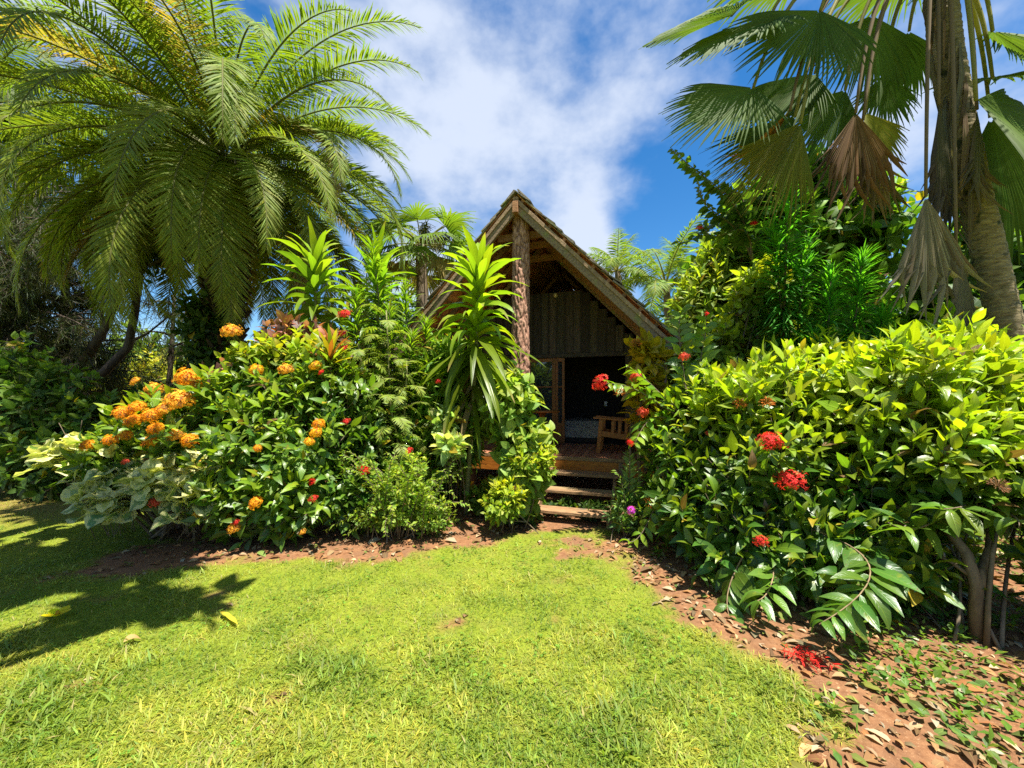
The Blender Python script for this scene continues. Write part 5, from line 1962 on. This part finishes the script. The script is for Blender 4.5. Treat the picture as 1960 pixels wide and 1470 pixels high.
tree('broadleaf_tree', 'tree with open green crown behind the feather palm and hut', (-4.6, 14.0, 0), [((-4.8, 14, 4.2), (1.9, 1.2, 2.0)), ((-3.0, 14, 3.4), (1.5, 1.2, 1.8)), ((-6.6, 14, 2.6), (1.4, 1.1, 1.6))], 742, 620, .36, T_FARLEAF, (.14, .22, .02), (.04, .095, .012), group=lt)
for i, (x, y, h, s) in enumerate(((-20, 22, 6, 3.2), (-14, 26, 6.5, 3.4), (-7, 28, 6, 3.2), (8, 28, 6, 3.4), (15, 24, 7, 3.6), (21, 19, 7, 3.4), (1, 30, 5.5, 3.2))):
    tree('broadleaf_tree', ['far rounded tree on the left skyline behind the ironwoods', 'far tree behind the sunlit bush at left', 'far tree beyond the feather palm trunk', 'far tree beyond the coconut palms, lower on the skyline',
                            'far tree deep behind the feathery right shrub', 'far tree beyond the right end of the garden', 'far tree hidden mostly behind the hut roof'][i], (x, y, 0),
         [((x, y, h * .55), (s, s * .7, h * .42)), ((x - s * .6, y, h * .4), (s * .7, s * .5, h * .34)), ((x + s * .7, y, h * .38), (s * .7, s * .5, h * .34))], 750 + i, 420, .6, T_FARLEAF, (.15, .22, .02), (.05, .10, .015), group='far trees on the skyline')

# overhanging tree behind the camera's left shoulder: shades the left of the lawn
tree('shade_tree', 'spreading tree standing left of the lawn whose boughs shade the grass', (-6.2, .4, 0), [((-3.0, 2.4, 7.0), (1.3, .7, .5)), ((-4.2, 2.2, 6.9), (1.0, .8, .6)), ((-1.6, 1.75, 6.6), (.65, .2, .16)), ((-5.4, .6, 7.2), (1.4, 1.2, .8)), ((-4.7, 4.3, 8.8), (1.3, .8, .5))], 760, 560, .34, T_OVATE, *DG, mat=M_SOFT, r=.14)

# ------------------------------------------------------------------ small fallen things on the lawn
def fallen(name, label, cat, px, py, fn, mat):
    p = gnd(px, py)
    p[2] = float(gh(np.array([p[0]]), np.array([p[1]]))[0]) + .03
    mb = MB()
    fn(mb, p)
    return tag(mb.build(name, mat, None, p), label, cat)


r = np.random.default_rng(801)
fallen('fallen_leaf', 'long yellow fallen leaf lying on the lawn', 'leaf', 437, 1188, lambda m, p: strap(m, p + A3(-.1, .06, .02), -.55, .02, .3, .045, .1, r, (.55, .4, .04)), M_STRAP)
fallen('fallen_leaf', 'curled tan leaf lying on the lawn left of the yellow leaf', 'leaf', 236, 1238, lambda m, p: m.place(leaf_t(5, .6, .5, 1.6), [p + A3(0, 0, .01)], A3(.6, .7, .1), A3(-.2, -.4, 1), .11, (.42, .26, .1)), M_DEAD)


def yflower(m, p):
    for k in range(5):
        a = k * 2 * PI / 5 + .3
        m.place(leaf_t(4, .7, .2, -.5, .6, .5), [p + A3(0, 0, .015)], A3(math.cos(a), math.sin(a), .25), A3(0, 0, 1), .095, jit((.75, .6, .01), 1, r))
    m.tube([p + A3(0, 0, .01), p + A3(0, 0, .05)], [.015, .01], (.6, .35, .02), 8)


fallen('fallen_flower', 'bright yellow five-petalled flower lying on the lawn', 'flower', 110, 1191, yflower, M_PETAL)


def redpetals(m, p):
    k = 70
    q = p + np.stack([r.uniform(-.09, .09, k), r.normal(0, .035, k), np.abs(r.normal(.005, .01, k))], 1)
    a = r.uniform(0, 2 * PI, k)
    m.place(T_LINEAR, q, np.stack([np.cos(a), np.sin(a), r.normal(.3, .4, k)], 1), A3(0, 0, 1), np.stack([np.full(k, .08), np.full(k, .055), np.full(k, .055)], 1), jit((.7, .03, .02), k, r, .25))


fallen('fallen_flower', 'left clump of fallen red ixora flowers on the leaf litter under hedge', 'flower', 1530, 1258, redpetals, M_PETAL)
fallen('fallen_flower', 'right clump of fallen red ixora flowers on the leaf litter under hedge', 'flower', 1563, 1272, redpetals, M_PETAL)


# ------------------------------------------------------------------ light, sky, camera
SUN = nrm(A3(.22, -.24, .945))
ld = bpy.data.lights.new('sun', 'SUN')
ld.energy = 5.0
ld.angle = math.radians(.5)
ld.color = (1.0, .955, .88)
lo = bpy.data.objects.new('sun', ld)
lo.rotation_euler = Vector(SUN).to_track_quat('Z', 'Y').to_euler()
lo.location = (0, 0, 20)
COL.objects.link(lo)

w = bpy.data.worlds.new('World')
scene.world = w
w.use_nodes = True
nt = w.node_tree
lk = nt.links
nt.nodes.clear()
sky = N_(nt, 'ShaderNodeTexSky', sky_type='NISHITA')
sky.sun_disc = False
sky.sun_elevation = math.asin(SUN[2])
sky.sun_rotation = math.atan2(SUN[0], SUN[1])
sky.air_density = 1.0
sky.dust_density = .3
sky.ozone_density = 3.0
hs = N_(nt, 'ShaderNodeHueSaturation')
hs.inputs['Saturation'].default_value = 1.35
hs.inputs['Value'].default_value = 1.0
lk.new(sky.outputs[0], hs.inputs['Color'])
tcw = N_(nt, 'ShaderNodeTexCoord')


def wnode(scale, detail, seed):
    mp = N_(nt, 'ShaderNodeMapping')
    mp.inputs['Location'].default_value = (seed, seed * .7, seed * .3)
    mp.inputs['Scale'].default_value = (1, 1, 1.5)
    lk.new(tcw.outputs['Generated'], mp.inputs[0])
    n_ = N_(nt, 'ShaderNodeTexNoise')
    n_.inputs['Scale'].default_value = scale
    n_.inputs['Detail'].default_value = detail
    n_.inputs['Roughness'].default_value = .55
    lk.new(mp.outputs[0], n_.inputs['Vector'])
    return n_.outputs[0]


def mth(op, a, b=None, c=None):
    m_ = N_(nt, 'ShaderNodeMath', operation=op)
    for i, v in enumerate((a, b, c)):
        if v is None:
            continue
        if isinstance(v, (int, float)):
            m_.inputs[i].default_value = v
        else:
            lk.new(v, m_.inputs[i])
    return m_.outputs[0]


def blob(d, width):
    """soft bump of cloud cover round one direction of the sky"""
    vm_ = N_(nt, 'ShaderNodeVectorMath', operation='DOT_PRODUCT')
    lk.new(tcw.outputs['Generated'], vm_.inputs[0])
    vm_.inputs[1].default_value = tuple(nrm(A3(*d)))
    r_ = N_(nt, 'ShaderNodeMapRange', interpolation_type='SMOOTHSTEP')
    lk.new(vm_.outputs['Value'], r_.inputs[0])
    r_.inputs[1].default_value = math.cos(width)
    r_.inputs[2].default_value = 1
    return r_.outputs[0]


cov = mth('ADD', mth('MULTIPLY', wnode(3.6, 7, 3.1), 1.25), mth('MULTIPLY', wnode(11, 5, 1.7), .28))
cov = mth('ADD', cov, mth('MULTIPLY', blob((.02, 1, .46), .5), .22))
cov = mth('SUBTRACT', cov, mth('MULTIPLY', blob((.43, 1, .52), .2), .45))
mrw = N_(nt, 'ShaderNodeMapRange', interpolation_type='SMOOTHSTEP')
lk.new(cov, mrw.inputs[0])
mrw.inputs[1].default_value = .62
mrw.inputs[2].default_value = 1.08
mxw = N_(nt, 'ShaderNodeMix', data_type='RGBA')
lk.new(mth('MULTIPLY', mrw.outputs[0], .9), mxw.inputs[0])
lk.new(hs.outputs[0], mxw.inputs[6])
mxw.inputs[7].default_value = (4.2, 4.65, 5.5, 1)
bg = N_(nt, 'ShaderNodeBackground')
bg.inputs[1].default_value = .07
lk.new(mxw.outputs[2], bg.inputs[0])
ow = N_(nt, 'ShaderNodeOutputWorld')
lk.new(bg.outputs[0], ow.inputs[0])

cam = bpy.data.cameras.new('camera')
cam.sensor_width = 36
cam.lens = 36 * F / 1960
cam.shift_y = (HOR - 735) / 1960
cam.clip_start = .05
cam.clip_end = 1500
co = bpy.data.objects.new('camera', cam)
co.location = (0, 0, EYE)
co.rotation_euler = (PI / 2, 0, 0)
COL.objects.link(co)
scene.camera = co

scene.view_settings.view_transform = 'Standard'
scene.view_settings.look = 'None'
scene.view_settings.exposure = 1.45
scene.view_settings.gamma = 1
scene.cycles.max_bounces = 10
scene.cycles.diffuse_bounces = 5
scene.cycles.glossy_bounces = 3
scene.cycles.transmission_bounces = 4
scene.cycles.use_denoising = False
